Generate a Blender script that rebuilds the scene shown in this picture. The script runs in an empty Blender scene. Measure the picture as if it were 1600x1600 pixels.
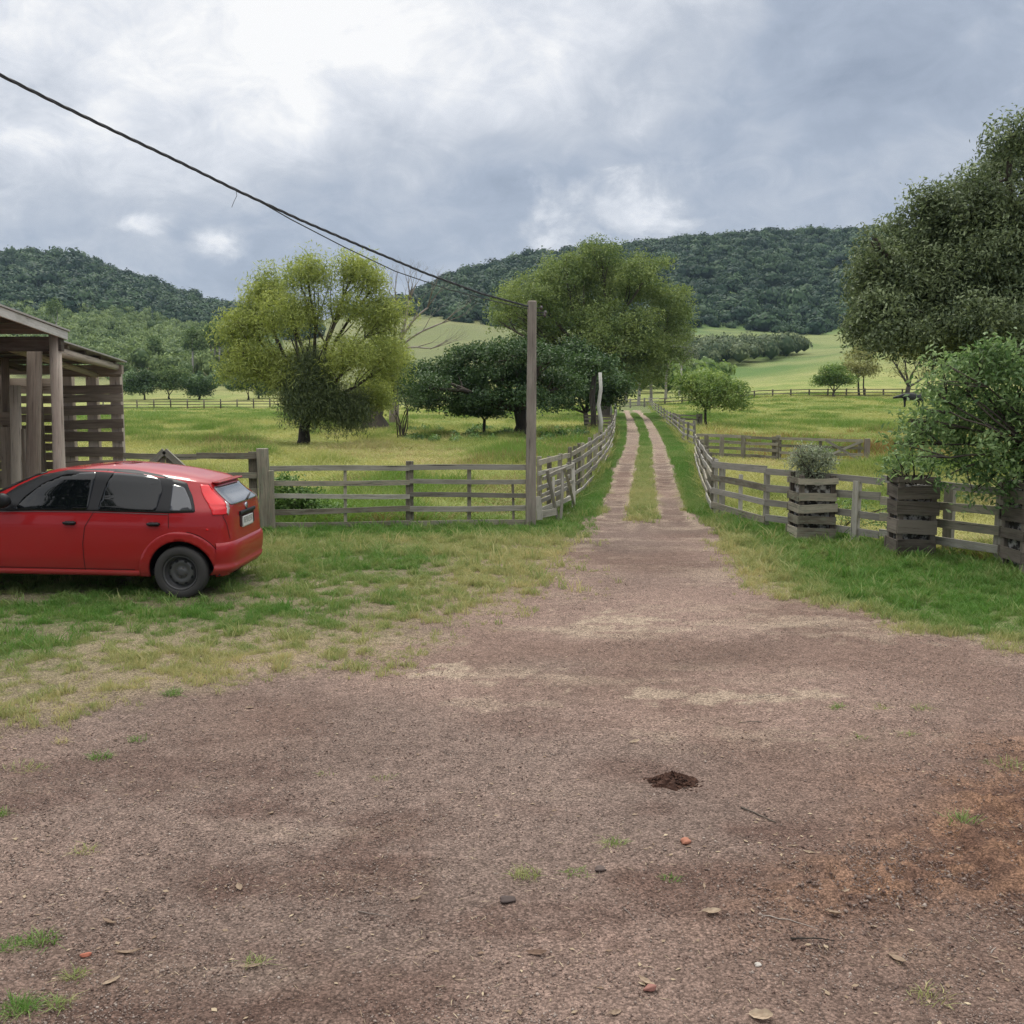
import bpy, bmesh, math, random
import numpy as np
from mathutils import Vector, Matrix
from mathutils.geometry import delaunay_2d_cdt

random.seed(7)
RNG = np.random.default_rng(11)
sc = bpy.context.scene
COL = sc.collection
R = math.radians

# ------------------------------------------------------------------ camera
CAM_H = 2.2
PITCH = math.atan(180 / 1600.0)
cam_d = bpy.data.cameras.new('camera')
cam = bpy.data.objects.new('camera', cam_d)
COL.objects.link(cam)
cam.location = (0, 0, CAM_H)
cam.rotation_euler = (math.pi / 2 - PITCH, 0, 0)
cam_d.sensor_width = 36
cam_d.lens = 36
cam_d.clip_start = 0.1
cam_d.clip_end = 6000
sc.camera = cam

# ------------------------------------------------------------------ exposure
sc.view_settings.view_transform = 'Standard'
sc.view_settings.look = 'None'
sc.view_settings.exposure = 0.0
sc.view_settings.gamma = 1.0
sc.cycles.use_denoising = True
sc.cycles.denoiser = 'OPENIMAGEDENOISE'
sc.cycles.denoising_input_passes = 'RGB_ALBEDO_NORMAL'
sc.cycles.denoising_prefilter = 'NONE'
sc.cycles.sample_clamp_indirect = 2.5
sc.cycles.max_bounces = 6
sc.cycles.diffuse_bounces = 3
sc.cycles.glossy_bounces = 3
sc.cycles.transmission_bounces = 3
sc.cycles.volume_bounces = 0
sc.cycles.transparent_max_bounces = 6

SUN_EL, SUN_AZ = R(56), R(-14)       # azimuth measured clockwise from +Y

def dirpx(px, py):
    u = (px - 800) / 1600.0
    v = (800 - py) / 1600.0
    c, s = math.cos(PITCH), math.sin(PITCH)
    return Vector((u, c + v * s, -s + v * c))

# ------------------------------------------------------------------ world
world = bpy.data.worlds.new('World')
sc.world = world
world.use_nodes = True
nt = world.node_tree
N, LK = nt.nodes, nt.links
for n in list(N):
    N.remove(n)

def mth(op, a, b=None, c=None, clamp=False, tree=None):
    t = tree or nt
    n = t.nodes.new('ShaderNodeMath')
    n.operation = op
    n.use_clamp = clamp
    for i, x in enumerate((a, b, c)):
        if x is None:
            continue
        if isinstance(x, (int, float)):
            n.inputs[i].default_value = x
        else:
            t.links.new(x, n.inputs[i])
    return n.outputs[0]

def vmth(op, a, b=None, tree=None, out=0):
    t = tree or nt
    n = t.nodes.new('ShaderNodeVectorMath')
    n.operation = op
    for i, x in enumerate((a, b)):
        if x is None:
            continue
        if isinstance(x, (tuple, list, Vector)):
            n.inputs[i].default_value = tuple(x)
        else:
            t.links.new(x, n.inputs[i])
    return n.outputs['Value'] if op in ('LENGTH', 'DOT_PRODUCT', 'DISTANCE') else n.outputs[out]

def sstep(x, lo, hi, tree=None):
    t = tree or nt
    n = t.nodes.new('ShaderNodeMapRange')
    n.interpolation_type = 'SMOOTHSTEP'
    t.links.new(x, n.inputs[0])
    n.inputs[1].default_value = lo
    n.inputs[2].default_value = hi
    return n.outputs[0]

def noise(vec, scale, detail=4, rough=0.55, dist=0.0, tree=None):
    t = tree or nt
    n = t.nodes.new('ShaderNodeTexNoise')
    n.inputs['Scale'].default_value = scale
    n.inputs['Detail'].default_value = detail
    n.inputs['Roughness'].default_value = rough
    n.inputs['Distortion'].default_value = dist
    if vec is not None:
        t.links.new(vec, n.inputs['Vector'])
    return n.outputs[0]

sky = N.new('ShaderNodeTexSky')
sky.sky_type = 'NISHITA'
sky.sun_disc = False
sky.sun_elevation = SUN_EL
sky.sun_rotation = SUN_AZ
tc = N.new('ShaderNodeTexCoord')
D = vmth('NORMALIZE', tc.outputs['Generated'])
sep = N.new('ShaderNodeSeparateXYZ')
LK.new(D, sep.inputs[0])
z0 = mth('MAXIMUM', sep.outputs[2], 0.0)
den = mth('ADD', z0, 0.50)
cmb = N.new('ShaderNodeCombineXYZ')
LK.new(mth('DIVIDE', sep.outputs[0], den), cmb.inputs[0])
LK.new(mth('DIVIDE', sep.outputs[1], den), cmb.inputs[1])
PL = cmb.outputs[0]
big = noise(PL, 1.7, 5, 0.50, 0.4)
fine = noise(vmth('ADD', PL, (4.3, 1.7, 2.0)), 4.6, 7, 0.56, 0.5)
puff = noise(vmth('MULTIPLY', D, (1, 1, 1.5)), 17.0, 8, 0.6, 0.3)

def lobe(px, py, rin, rout, sx=1.0, sz=1.0, wob=0.0):
    c = dirpx(px, py).normalized()
    d = vmth('SUBTRACT', D, tuple(c))
    d = vmth('MULTIPLY', d, (1 / sx, 1, 1 / sz))
    L = vmth('LENGTH', d)
    if wob:
        L = mth('ADD', L, mth('MULTIPLY', mth('SUBTRACT', puff, 0.5), wob))
    return sstep(L, rout, rin)

T = mth('MULTIPLY_ADD', mth('SUBTRACT', big, 0.5), 0.70, 0.40)
T = mth('MULTIPLY_ADD', mth('SUBTRACT', fine, 0.5), 0.95, T)
fine2 = noise(vmth('ADD', PL, (1.3, 8.7, 5.0)), 11.0, 8, 0.60, 0.7)
T = mth('MULTIPLY_ADD', mth('SUBTRACT', fine2, 0.5), 0.62, T)
T = mth('MULTIPLY_ADD', lobe(480, 20, 0.02, 0.36, 1.5, 0.68, 0.16), 0.60, T)
T = mth('MULTIPLY_ADD', lobe(60, 40, 0.02, 0.26, 1.3, 0.7, 0.08), 0.10, T)
T = mth('MULTIPLY_ADD', lobe(960, 345, 0.00, 0.085, 1.2, 0.8, 0.22), 0.50, T)
T = mth('MULTIPLY_ADD', lobe(1180, 200, 0.0, 0.3, 1.4, 0.7, 0.12), -0.10, T)
T = mth('MULTIPLY_ADD', lobe(620, 290, 0.0, 0.18, 1.6, 0.7, 0.12), -0.22, T)
T = mth('MULTIPLY_ADD', lobe(250, 430, 0.0, 0.2, 2.0, 0.5, 0.05), -0.10, T)
T = mth('MULTIPLY_ADD', lobe(342, 373, 0.004, 0.030, 1.2, 0.75, 0.060), 0.52, T)
T = mth('MULTIPLY_ADD', lobe(226, 349, 0.001, 0.026, 1.5, 0.55, 0.050), 0.42, T)
T = mth('MULTIPLY_ADD', lobe(42, 214, 0.001, 0.03, 1.3, 0.6, 0.050), 0.10, T)
# cloud is thinner and brighter overhead (outside the picture)
T2 = mth('MULTIPLY_ADD', sstep(sep.outputs[2], 0.36, 0.75), 0.75, T)
rmp = N.new('ShaderNodeValToRGB')
cr = rmp.color_ramp
cr.elements[0].position = 0.0
cr.elements[0].color = (0.300, 0.355, 0.455, 1)
cr.elements[1].position = 1.0
cr.elements[1].color = (1.0, 1.0, 1.0, 1)
for p, c in ((0.30, (0.410, 0.470, 0.575, 1)), (0.55, (0.550, 0.595, 0.675, 1)), (0.80, (0.77, 0.80, 0.86, 1))):
    e = cr.elements.new(p)
    e.color = c
LK.new(T2, rmp.inputs[0])
gain = mth('MULTIPLY_ADD', sstep(sep.outputs[2], 0.36, 0.80), 1.1, 1.0)
cl = N.new('ShaderNodeVectorMath')
cl.operation = 'SCALE'
LK.new(rmp.outputs[0], cl.inputs[0])
LK.new(mth('MULTIPLY', gain, 10.0), cl.inputs['Scale'])
mix = N.new('ShaderNodeMixRGB')
mix.inputs[0].default_value = 0.96
LK.new(sky.outputs[0], mix.inputs[1])
LK.new(cl.outputs[0], mix.inputs[2])
bg = N.new('ShaderNodeBackground')
bg.inputs['Strength'].default_value = 0.1
LK.new(mix.outputs[0], bg.inputs['Color'])
wo = N.new('ShaderNodeOutputWorld')
LK.new(bg.outputs[0], wo.inputs[0])

sun_d = bpy.data.lights.new('sun', 'SUN')
sun_d.energy = 1.5
sun_d.angle = R(14)
sun_d.color = (1.0, 0.95, 0.86)
sun = bpy.data.objects.new('sun', sun_d)
COL.objects.link(sun)
sdir = Vector((math.sin(SUN_AZ) * math.cos(SUN_EL), math.cos(SUN_AZ) * math.cos(SUN_EL), math.sin(SUN_EL)))
sun.rotation_euler = sdir.to_track_quat('Z', 'Y').to_euler()

# ------------------------------------------------------------------ helpers
def tag(o, label=None, cat=None, group=None, kind=None):
    if label: o['label'] = label
    if cat: o['category'] = cat
    if group: o['group'] = group
    if kind: o['kind'] = kind
    return o

def empty(name, loc=(0, 0, 0), rz=0.0):
    o = bpy.data.objects.new(name, None)
    COL.objects.link(o)
    o.location = loc
    o.rotation_euler = (0, 0, rz)
    o.empty_display_size = 0.2
    return o

def hash2(ix, iy, seed):
    n = (ix.astype(np.int64) * 374761393 + iy.astype(np.int64) * 668265263 + seed * 1442695041) & 0xFFFFFFFF
    n = ((n ^ (n >> 13)) * 1274126177) & 0xFFFFFFFF
    n = (n ^ (n >> 16)) & 0xFFFFFF
    return n / float(0xFFFFFF)

def vnoise(x, y, seed=0):
    x = np.asarray(x, float); y = np.asarray(y, float)
    ix = np.floor(x); iy = np.floor(y)
    fx = x - ix; fy = y - iy
    fx = fx * fx * (3 - 2 * fx); fy = fy * fy * (3 - 2 * fy)
    a = hash2(ix, iy, seed); b = hash2(ix + 1, iy, seed)
    c = hash2(ix, iy + 1, seed); d = hash2(ix + 1, iy + 1, seed)
    return (a * (1 - fx) + b * fx) * (1 - fy) + (c * (1 - fx) + d * fx) * fy

def fbm(x, y, oct=4, seed=0, rough=0.5):
    x = np.asarray(x, float); y = np.asarray(y, float)
    s = 0; a = 1.0; t = 0
    for i in range(oct):
        s = s + a * vnoise(x * 2 ** i + 13.7 * i, y * 2 ** i - 7.3 * i, seed + i)
        t += a
        a *= rough
    return s / t          # 0..1

def smooth(x, lo, hi):
    t = np.clip((np.asarray(x, float) - lo) / (hi - lo), 0, 1)
    return t * t * (3 - 2 * t)

def mesh_np(name, V, F, mat=None, parent=None, attrs=None, smooth_=False, colors=None, link=True):
    """V (n,3); F list of int arrays each (m,k)."""
    me = bpy.data.meshes.new(name)
    V = np.ascontiguousarray(V, dtype=np.float32)
    if isinstance(F, np.ndarray):
        F = [F]
    F = [np.asarray(f, dtype=np.int32) for f in F if len(f)]
    me.vertices.add(len(V))
    me.vertices.foreach_set('co', V.ravel())
    nl = sum(f.size for f in F); nf = sum(len(f) for f in F)
    me.loops.add(nl)
    me.polygons.add(nf)
    me.loops.foreach_set('vertex_index', np.concatenate([f.ravel() for f in F]))
    tot = np.concatenate([np.full(len(f), f.shape[1], np.int32) for f in F])
    st = np.concatenate([[0], np.cumsum(tot)[:-1]]).astype(np.int32)
    me.polygons.foreach_set('loop_start', st)
    me.polygons.foreach_set('loop_total', tot)
    if smooth_:
        me.polygons.foreach_set('use_smooth', np.ones(nf, bool))
    for k, a in (attrs or {}).items():
        a = np.asarray(a, np.float32)
        if a.ndim == 1:
            me.attributes.new(k, 'FLOAT', 'POINT').data.foreach_set('value', a)
        else:
            me.attributes.new(k, 'FLOAT_VECTOR', 'POINT').data.foreach_set('vector', np.ascontiguousarray(a).ravel())
    me.update(calc_edges=True)
    if mat:
        me.materials.append(mat)
    o = bpy.data.objects.new(name, me)
    if link:
        COL.objects.link(o)
    if parent:
        o.parent = parent
    return o

class MB:
    """collects boards, poles and boxes with wood-grain coordinates"""
    def __init__(s):
        s.v = []; s.f = []; s.wc = []; s.r = []
    def add(s, verts, faces, wc=None, r=None):
        b = len(s.v)
        s.v += [tuple(p) for p in verts]
        s.f += [tuple(b + i for i in f) for f in faces]
        off = random.uniform(0, 50)
        if wc is None:
            wc = verts
        s.wc += [(w[0] + off, w[1] + off * 1.3, w[2]) for w in wc]
        rr = random.random() if r is None else r
        s.r += [rr] * len(verts)
    def beam(s, A, B, w, t, up=(0, 0, 1), n=3, jit=0.0, taper=0.0, r=None):
        """board from A to B; w = size along up, t = thickness"""
        A = Vector(A); B = Vector(B)
        d = (B - A); L = d.length; d = d / L
        up = Vector(up); up = (up - d * up.dot(d)).normalized()
        sd = d.cross(up)
        vs = []; wc = []; fs = []
        ph = random.uniform(0, 9)
        for i in range(n + 1):
            k = i / n
            c = A + d * L * k + up * jit * math.sin(ph + 3.1 * k) + sd * jit * 0.7 * math.cos(ph * 2 + 2.7 * k)
            ww = w * (1 - taper * k) * (1 + random.uniform(-1, 1) * min(0.08, jit * 4)); tt = t
            for (a, b) in ((-1, -1), (1, -1), (1, 1), (-1, 1)):
                vs.append(c + up * a * ww / 2 + sd * b * tt / 2)
                wc.append((L * k, a * ww / 2, b * tt / 2))
        for i in range(n):
            for j in range(4):
                a = i * 4 + j; b = i * 4 + (j + 1) % 4
                fs.append((a, b, b + 4, a + 4))
        fs.append((3, 2, 1, 0)); e = n * 4
        fs.append((e, e + 1, e + 2, e + 3))
        s.add(vs, fs, wc, r)
    def tube(s, pts, rad, sides=8, rough=0.0, cap=True, r=None):
        pts = [Vector(p) for p in pts]
        if isinstance(rad, (int, float)):
            rad = [rad] * len(pts)
        vs = []; wc = []; fs = []
        L = 0
        t0 = (pts[1] - pts[0]).normalized()
        ref = Vector((1, 0, 0)) if abs(t0.x) < 0.8 else Vector((0, 1, 0))
        for i, p in enumerate(pts):
            if i: L += (p - pts[i - 1]).length
            t = (pts[min(i + 1, len(pts) - 1)] - pts[max(i - 1, 0)]).normalized()
            u = (ref - t * ref.dot(t)).normalized(); w = t.cross(u)
            ref = u
            for j in range(sides):
                a = 2 * math.pi * j / sides
                rr = rad[i] * (1 + rough * math.sin(j * 2.3 + i * 1.1) + rough * random.uniform(-.5, .5))
                vs.append(p + (u * math.cos(a) + w * math.sin(a)) * rr)
                wc.append((L, rr * math.cos(a) * 1.5, rr * math.sin(a) * 1.5))
        for i in range(len(pts) - 1):
            for j in range(sides):
                a = i * sides + j; b = i * sides + (j + 1) % sides
                fs.append((a, b, b + sides, a + sides))
        if cap:
            fs.append(tuple(range(sides - 1, -1, -1)))
            e = (len(pts) - 1) * sides
            fs.append(tuple(range(e, e + sides)))
        s.add(vs, fs, wc, r)
    def box(s, c, size, rz=0, r=None):
        c = Vector(c)
        h = Vector(size) / 2
        M = Matrix.Rotation(rz, 3, 'Z')
        vs = [c + M @ Vector((x * h.x, y * h.y, z * h.z)) for x in (-1, 1) for y in (-1, 1) for z in (-1, 1)]
        fs = [(0, 1, 3, 2), (4, 6, 7, 5), (0, 4, 5, 1), (2, 3, 7, 6), (0, 2, 6, 4), (1, 5, 7, 3)]
        s.add(vs, fs, None, r)
    def build(s, name, mat, parent=None, smooth_=False, bevel=0.0):
        me = bpy.data.meshes.new(name)
        me.from_pydata([tuple(v) for v in s.v], [], s.f)
        me.attributes.new('wc', 'FLOAT_VECTOR', 'POINT').data.foreach_set('vector', np.array(s.wc, np.float32).ravel())
        me.attributes.new('v', 'FLOAT', 'POINT').data.foreach_set('value', np.array(s.r, np.float32))
        me.materials.append(mat)
        me.update()
        if smooth_:
            me.polygons.foreach_set('use_smooth', np.ones(len(me.polygons), bool))
        o = bpy.data.objects.new(name, me)
        COL.objects.link(o)
        if parent:
            o.parent = parent
            o.matrix_parent_inverse = Matrix.Identity(4)
        if bevel:
            m = o.modifiers.new('bevel', 'BEVEL'); m.width = bevel; m.segments = 1; m.limit_method = 'ANGLE'
        return o

# ------------------------------------------------------------------ materials
def newmat(name):
    m = bpy.data.materials.new(name)
    m.use_nodes = True
    t = m.node_tree
    b = t.nodes['Principled BSDF']
    return m, t, b

def simple(name, col, rough=0.5, metal=0.0, coat=0.0, spec=0.5, emit=None, var=0.0, vscale=20, bump=0.0):
    m, t, b = newmat(name)
    b.inputs['Base Color'].default_value = (*col, 1)
    b.inputs['Roughness'].default_value = rough
    b.inputs['Metallic'].default_value = metal
    b.inputs['Coat Weight'].default_value = coat
    b.inputs['Coat Roughness'].default_value = 0.06
    b.inputs['Specular IOR Level'].default_value = spec
    if var or bump:
        c = t.nodes.new('ShaderNodeTexCoord')
        n = noise(c.outputs['Object'], vscale, 5, 0.6, tree=t)
        if var:
            mx = t.nodes.new('ShaderNodeMixRGB'); mx.blend_type = 'MULTIPLY'; mx.inputs[0].default_value = 1
            mx.inputs[1].default_value = (*col, 1)
            f = mth('MULTIPLY_ADD', mth('SUBTRACT', n, 0.5), var * 3, 1.0, tree=t)
            t.links.new(f, mx.inputs[2])
            t.links.new(mx.outputs[0], b.inputs['Base Color'])
        if bump:
            bp = t.nodes.new('ShaderNodeBump'); bp.inputs['Strength'].default_value = bump; bp.inputs['Distance'].default_value = 0.01
            t.links.new(n, bp.inputs['Height']); t.links.new(bp.outputs[0], b.inputs['Normal'])
    return m

def wood(name, dark, light, lichen=0.0, rough=0.85):
    m, t, b = newmat(name)
    a = t.nodes.new('ShaderNodeAttribute'); a.attribute_name = 'wc'
    rv = t.nodes.new('ShaderNodeAttribute'); rv.attribute_name = 'v'
    vec = a.outputs['Vector']
    g = noise(vmth('MULTIPLY', vec, (1.6, 42, 42), tree=t), 1.0, 6, 0.65, 0.4, tree=t)
    g2 = noise(vmth('MULTIPLY', vec, (2.2, 9, 9), tree=t), 1.0, 4, 0.6, tree=t)
    rp = t.nodes.new('ShaderNodeValToRGB')
    rp.color_ramp.elements[0].position = 0.28; rp.color_ramp.elements[0].color = (*dark, 1)
    rp.color_ramp.elements[1].position = 0.72; rp.color_ramp.elements[1].color = (*light, 1)
    f = mth('MULTIPLY_ADD', g2, 0.5, mth('MULTIPLY', g, 0.5, tree=t), tree=t)
    f = mth('MULTIPLY_ADD', mth('SUBTRACT', rv.outputs['Fac'], 0.5, tree=t), 0.42, f, tree=t)
    t.links.new(f, rp.inputs[0])
    col = rp.outputs[0]
    crack = sstep(g, 0.40, 0.31, tree=t)
    mx = t.nodes.new('ShaderNodeMixRGB'); mx.inputs[2].default_value = (dark[0] * .25, dark[1] * .25, dark[2] * .25, 1)
    t.links.new(mth('MULTIPLY', crack, 0.95, tree=t), mx.inputs[0]); t.links.new(col, mx.inputs[1])
    col = mx.outputs[0]
    if lichen:
        ln = noise(vmth('MULTIPLY', vec, (7, 22, 22), tree=t), 1.0, 5, 0.7, tree=t)
        m2 = t.nodes.new('ShaderNodeMixRGB'); m2.inputs[2].default_value = (0.20, 0.215, 0.155, 1)
        t.links.new(mth('MULTIPLY', sstep(ln, 0.50, 0.62, tree=t), lichen, tree=t), m2.inputs[0]); t.links.new(col, m2.inputs[1])
        col = m2.outputs[0]
    t.links.new(col, b.inputs['Base Color'])
    b.inputs['Roughness'].default_value = rough
    b.inputs['Specular IOR Level'].default_value = 0.25
    bp = t.nodes.new('ShaderNodeBump'); bp.inputs['Strength'].default_value = 0.6; bp.inputs['Distance'].default_value = 0.006
    t.links.new(g, bp.inputs['Height']); t.links.new(bp.outputs[0], b.inputs['Normal'])
    return m

def leafmat(name, dark, light, trans=0.3, rough=0.55, spec=0.35):
    """light/dark are the two leaf colours found on the plant; attribute v picks between them leaf by leaf"""
    m = bpy.data.materials.new(name)
    m.use_nodes = True
    t = m.node_tree
    b = t.nodes['Principled BSDF']
    a = t.nodes.new('ShaderNodeAttribute'); a.attribute_name = 'v'
    mx = t.nodes.new('ShaderNodeMixRGB')
    mx.inputs[1].default_value = (*dark, 1); mx.inputs[2].default_value = (*light, 1)
    t.links.new(a.outputs['Fac'], mx.inputs[0])
    t.links.new(mx.outputs[0], b.inputs['Base Color'])
    b.inputs['Roughness'].default_value = rough
    b.inputs['Specular IOR Level'].default_value = spec
    tr = t.nodes.new('ShaderNodeBsdfTranslucent')
    hs = t.nodes.new('ShaderNodeHueSaturation'); hs.inputs['Value'].default_value = 1.25; hs.inputs['Saturation'].default_value = 1.1
    t.links.new(mx.outputs[0], hs.inputs['Color']); t.links.new(hs.outputs[0], tr.inputs[0])
    ms = t.nodes.new('ShaderNodeMixShader'); ms.inputs[0].default_value = trans
    out = t.nodes['Material Output']
    t.links.new(b.outputs[0], ms.inputs[1]); t.links.new(tr.outputs[0], ms.inputs[2]); t.links.new(ms.outputs[0], out.inputs[0])
    return m

M = {}
M['wood_fence'] = wood('weathered_board', (0.105, 0.090, 0.066), (0.38, 0.34, 0.26), 0.65)
M['wood_grey'] = wood('pale_grey_board', (0.19, 0.175, 0.14), (0.48, 0.45, 0.38), 0.3)
M['wood_far'] = wood('far_board', (0.15, 0.135, 0.11), (0.32, 0.30, 0.26), 0.2)
M['wood_dark'] = wood('dark_board', (0.065, 0.052, 0.042), (0.23, 0.195, 0.16), 0.15)
M['wood_shed'] = wood('shed_board', (0.17, 0.130, 0.10), (0.44, 0.365, 0.29), 0.1)
M['wood_post'] = wood('shed_post', (0.25, 0.20, 0.155), (0.60, 0.51, 0.415), 0.1)
M['wood_pole'] = wood('pole_wood', (0.14, 0.115, 0.095), (0.36, 0.315, 0.265), 0.3)
M['wood_white'] = wood('bleached_post', (0.28, 0.27, 0.23), (0.60, 0.58, 0.53), 0.2)
M['bark'] = wood('bark', (0.032, 0.026, 0.021), (0.115, 0.095, 0.076), 0.1)
M['bark_pale'] = wood('pale_bark', (0.22, 0.20, 0.17), (0.50, 0.47, 0.42), 0.0)
M['bark_dead'] = wood('dead_bark', (0.16, 0.13, 0.11), (0.36, 0.31, 0.27), 0.0)
# ------------------------------------------------------------------ terrain
HOR = 620.0
# for a few bearings: ground level at increasing distance (bearing given as image column of the axis)
DIST = [0, 90, 130, 168, 240, 300, 450, 600, 780, 960, 1100, 1500]
def el(py, Y):        # elevation of a point seen at height py of a level horizon at 620
    return CAM_H + (HOR - py) / 1600.0 * Y
BEAR = [
 (-900, [0, 0, .1, .3, 3, 6.5, 22, 45, 75, 105, 108, 80]),
 (-200, [0, 0, .0, .1, 3, 6.5, el(548,450), el(510,600), el(462,780), el(420,960), el(425,1100), 60]),
 (0,    [0, 0, .0, .1, 3, 6.5, el(548,450), el(505,600), el(455,780), el(411,960), el(418,1100), 60]),
 (60,   [0, 0, .0, .1, 3, 6.5, el(548,450), el(505,600), el(450,780), el(409,960), el(416,1100), 60]),
 (130,  [0, 0, .0, .1, 3, 6.5, el(550,450), el(507,600), el(458,780), el(416,960), el(420,1100), 55]),
 (200,  [0, 0, .0, .1, 3, 6.5, el(554,450), el(512,600), el(470,780), el(438,960), el(440,1100), 50]),
 (270,  [0, 0, .0, .1, 3, 6.5, el(560,450), el(525,600), el(488,780), el(464,960), el(465,1100), 45]),
 (350,  [0, 0, .0, .1, 3, 6.5, el(565,450), el(535,600), el(505,780), el(488,960), el(488,1100), 40]),
 (470,  [0, 0, .0, .1, 3, 6.5, el(565,450), el(540,600), el(522,780), el(515,960), el(512,1100), 40]),
 (560,  [0, 0, .0, .1, 3, 7.5, el(560,450), el(530,600), el(500,780), el(490,960), el(490,1100), 60]),
 (640,  [0, 0, .0, .2, 3.5, 10, el(545,450), el(508,600), el(492,780), el(484,960), el(482,1100), 80]),
 (700,  [0, 0, .0, .3, 4, 12, el(535,450), el(504,600), el(465,780), el(446,960), el(446,1100), 90]),
 (780,  [0, 0, .1, .5, 4, 12, el(535,450), el(512,600), el(446,780), el(425,960), el(425,1100), 100]),
 (860,  [0, 0, .2, .8, 4, 12, el(540,450), el(514,600), el(436,780), el(409,960), el(410,1100), 110]),
 (990,  [0, 0, .2, .8, 4, 9,  el(552,450), el(514,600), el(440,780), el(397,960), el(400,1100), 110]),
 (1080, [0, 0, .3, 1.2, 4, 8, el(548,450), el(513,600), el(438,780), el(388,960), el(390,1100), 115]),
 (1180, [0, 0, .8, 2.3, 5, 9, el(545,450), el(518,600), el(438,780), el(381,960), el(385,1100), 115]),
 (1280, [0, 0, 1.0, 2.5, 7, 12.5, el(546,450), el(522,600), el(436,780), el(379,960), el(383,1100), 115]),
 (1340, [0, 0, 1.0, 2.5, 8, 15, el(540,450), el(514,600), el(436,780), el(374,960), el(380,1100), 115]),
 (1500, [0, 0, 1.0, 2.5, 8, 15, el(540,450), el(512,600), el(436,780), el(378,960), el(380,1100), 115]),
 (1800, [0, 0, 1.0, 2.5, 8, 15, el(545,450), el(520,600), el(450,780), el(390,960), el(390,1100), 100]),
 (2500, [0, 0, 1.0, 2.5, 7, 14, 35, 55, 80, 110, 110, 80]),
]
_bp = np.array([b[0] for b in BEAR], float)
_bt = np.array([b[1] for b in BEAR], float)
_dd = np.array(DIST, float)
# smooth resample of the table
_pp = np.linspace(-900, 2500, 681)
_tb = np.stack([np.interp(_pp, _bp, _bt[:, i]) for i in range(len(DIST))], 1)
_k = np.hanning(11); _k /= _k.sum()
_tb = np.stack([np.convolve(np.pad(_tb[:, i], 5, mode='edge'), _k, 'valid') for i in range(len(DIST))], 1)
_dr = np.linspace(0, 1500, 601)
_tb = np.stack([np.interp(_dr, _dd, _tb[j]) for j in range(len(_pp))], 0)
_k2 = np.hanning(17); _k2 /= _k2.sum()
_tb = np.stack([np.convolve(np.pad(_tb[j], 8, mode='edge'), _k2, 'valid') for j in range(len(_pp))], 0)

def H(x, y):
    x = np.asarray(x, float); y = np.asarray(y, float)
    yy = np.clip(y, 1.0, 1499.0)
    p = 800 + 1600 * x / yy
    w = smooth(y, 60, 110)
    p = np.clip(p, -899, 2499)
    fp = (p + 900) / 5.0; fd = yy / 2.5
    i = np.clip(fp.astype(int), 0, len(_pp) - 2); j = np.clip(fd.astype(int), 0, len(_dr) - 2)
    a = fp - i; b = fd - j
    h = (_tb[i, j] * (1 - a) + _tb[i + 1, j] * a) * (1 - b) + (_tb[i, j + 1] * (1 - a) + _tb[i + 1, j + 1] * a) * b
    und = (fbm(x / 9, y / 9, 3, 5) - .5) * 0.10 * smooth(y, 14, 40)
    return h * w + und

def at(px, py, Y):
    d = dirpx(px, py)
    t = Y / d.y
    return Vector((d.x * t, Y, CAM_H + d.z * t))

def gp(px, py, z=0.0):
    """flat ground point seen at a pixel"""
    d = dirpx(px, py)
    t = (z - CAM_H) / d.z
    return Vector((d.x * t, d.y * t, z))

def ground_at(px, py, y0=3.0, y1=1400.0):
    """first terrain point along the pixel's line"""
    d = dirpx(px, py)
    Ys = np.concatenate([np.arange(y0, 200, 0.25), np.arange(200, y1, 1.0)])
    z = CAM_H + d.z / d.y * Ys
    xs = d.x / d.y * Ys
    h = H(xs, Ys)
    k = np.argmax(z <= h)
    if z[k] > h[k]:
        k = len(Ys) - 1
    return Vector((xs[k], Ys[k], h[k]))

def onground(px, Y):
    x = (px - 800) / 1600.0 * Y * 1.0
    # column px at distance Y (u = x / depth along the view axis, close to Y)
    d = dirpx(px, HOR); x = d.x / d.y * Y
    return Vector((x, Y, float(H(x, Y))))

def sdf(X, Y, poly):
    """signed distance, negative inside"""
    P = np.array([(p[0], p[1]) for p in poly], float)
    Q = np.roll(P, -1, 0)
    d = np.full(X.shape, 1e9); ins = np.zeros(X.shape, bool)
    for (ax, ay), (bx, by) in zip(P, Q):
        ex, ey = bx - ax, by - ay
        L = ex * ex + ey * ey + 1e-12
        t = np.clip(((X - ax) * ex + (Y - ay) * ey) / L, 0, 1)
        d = np.minimum(d, np.hypot(X - ax - t * ex, Y - ay - t * ey))
        c = (ay > Y) != (by > Y)
        with np.errstate(divide='ignore', invalid='ignore'):
            xi = ax + (Y - ay) / (by - ay + 1e-30) * ex
        ins ^= c & (X < xi)
    return np.where(ins, -d, d)

def poly_px(pts):
    return [ground_at(px, py) for px, py in pts]

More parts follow.
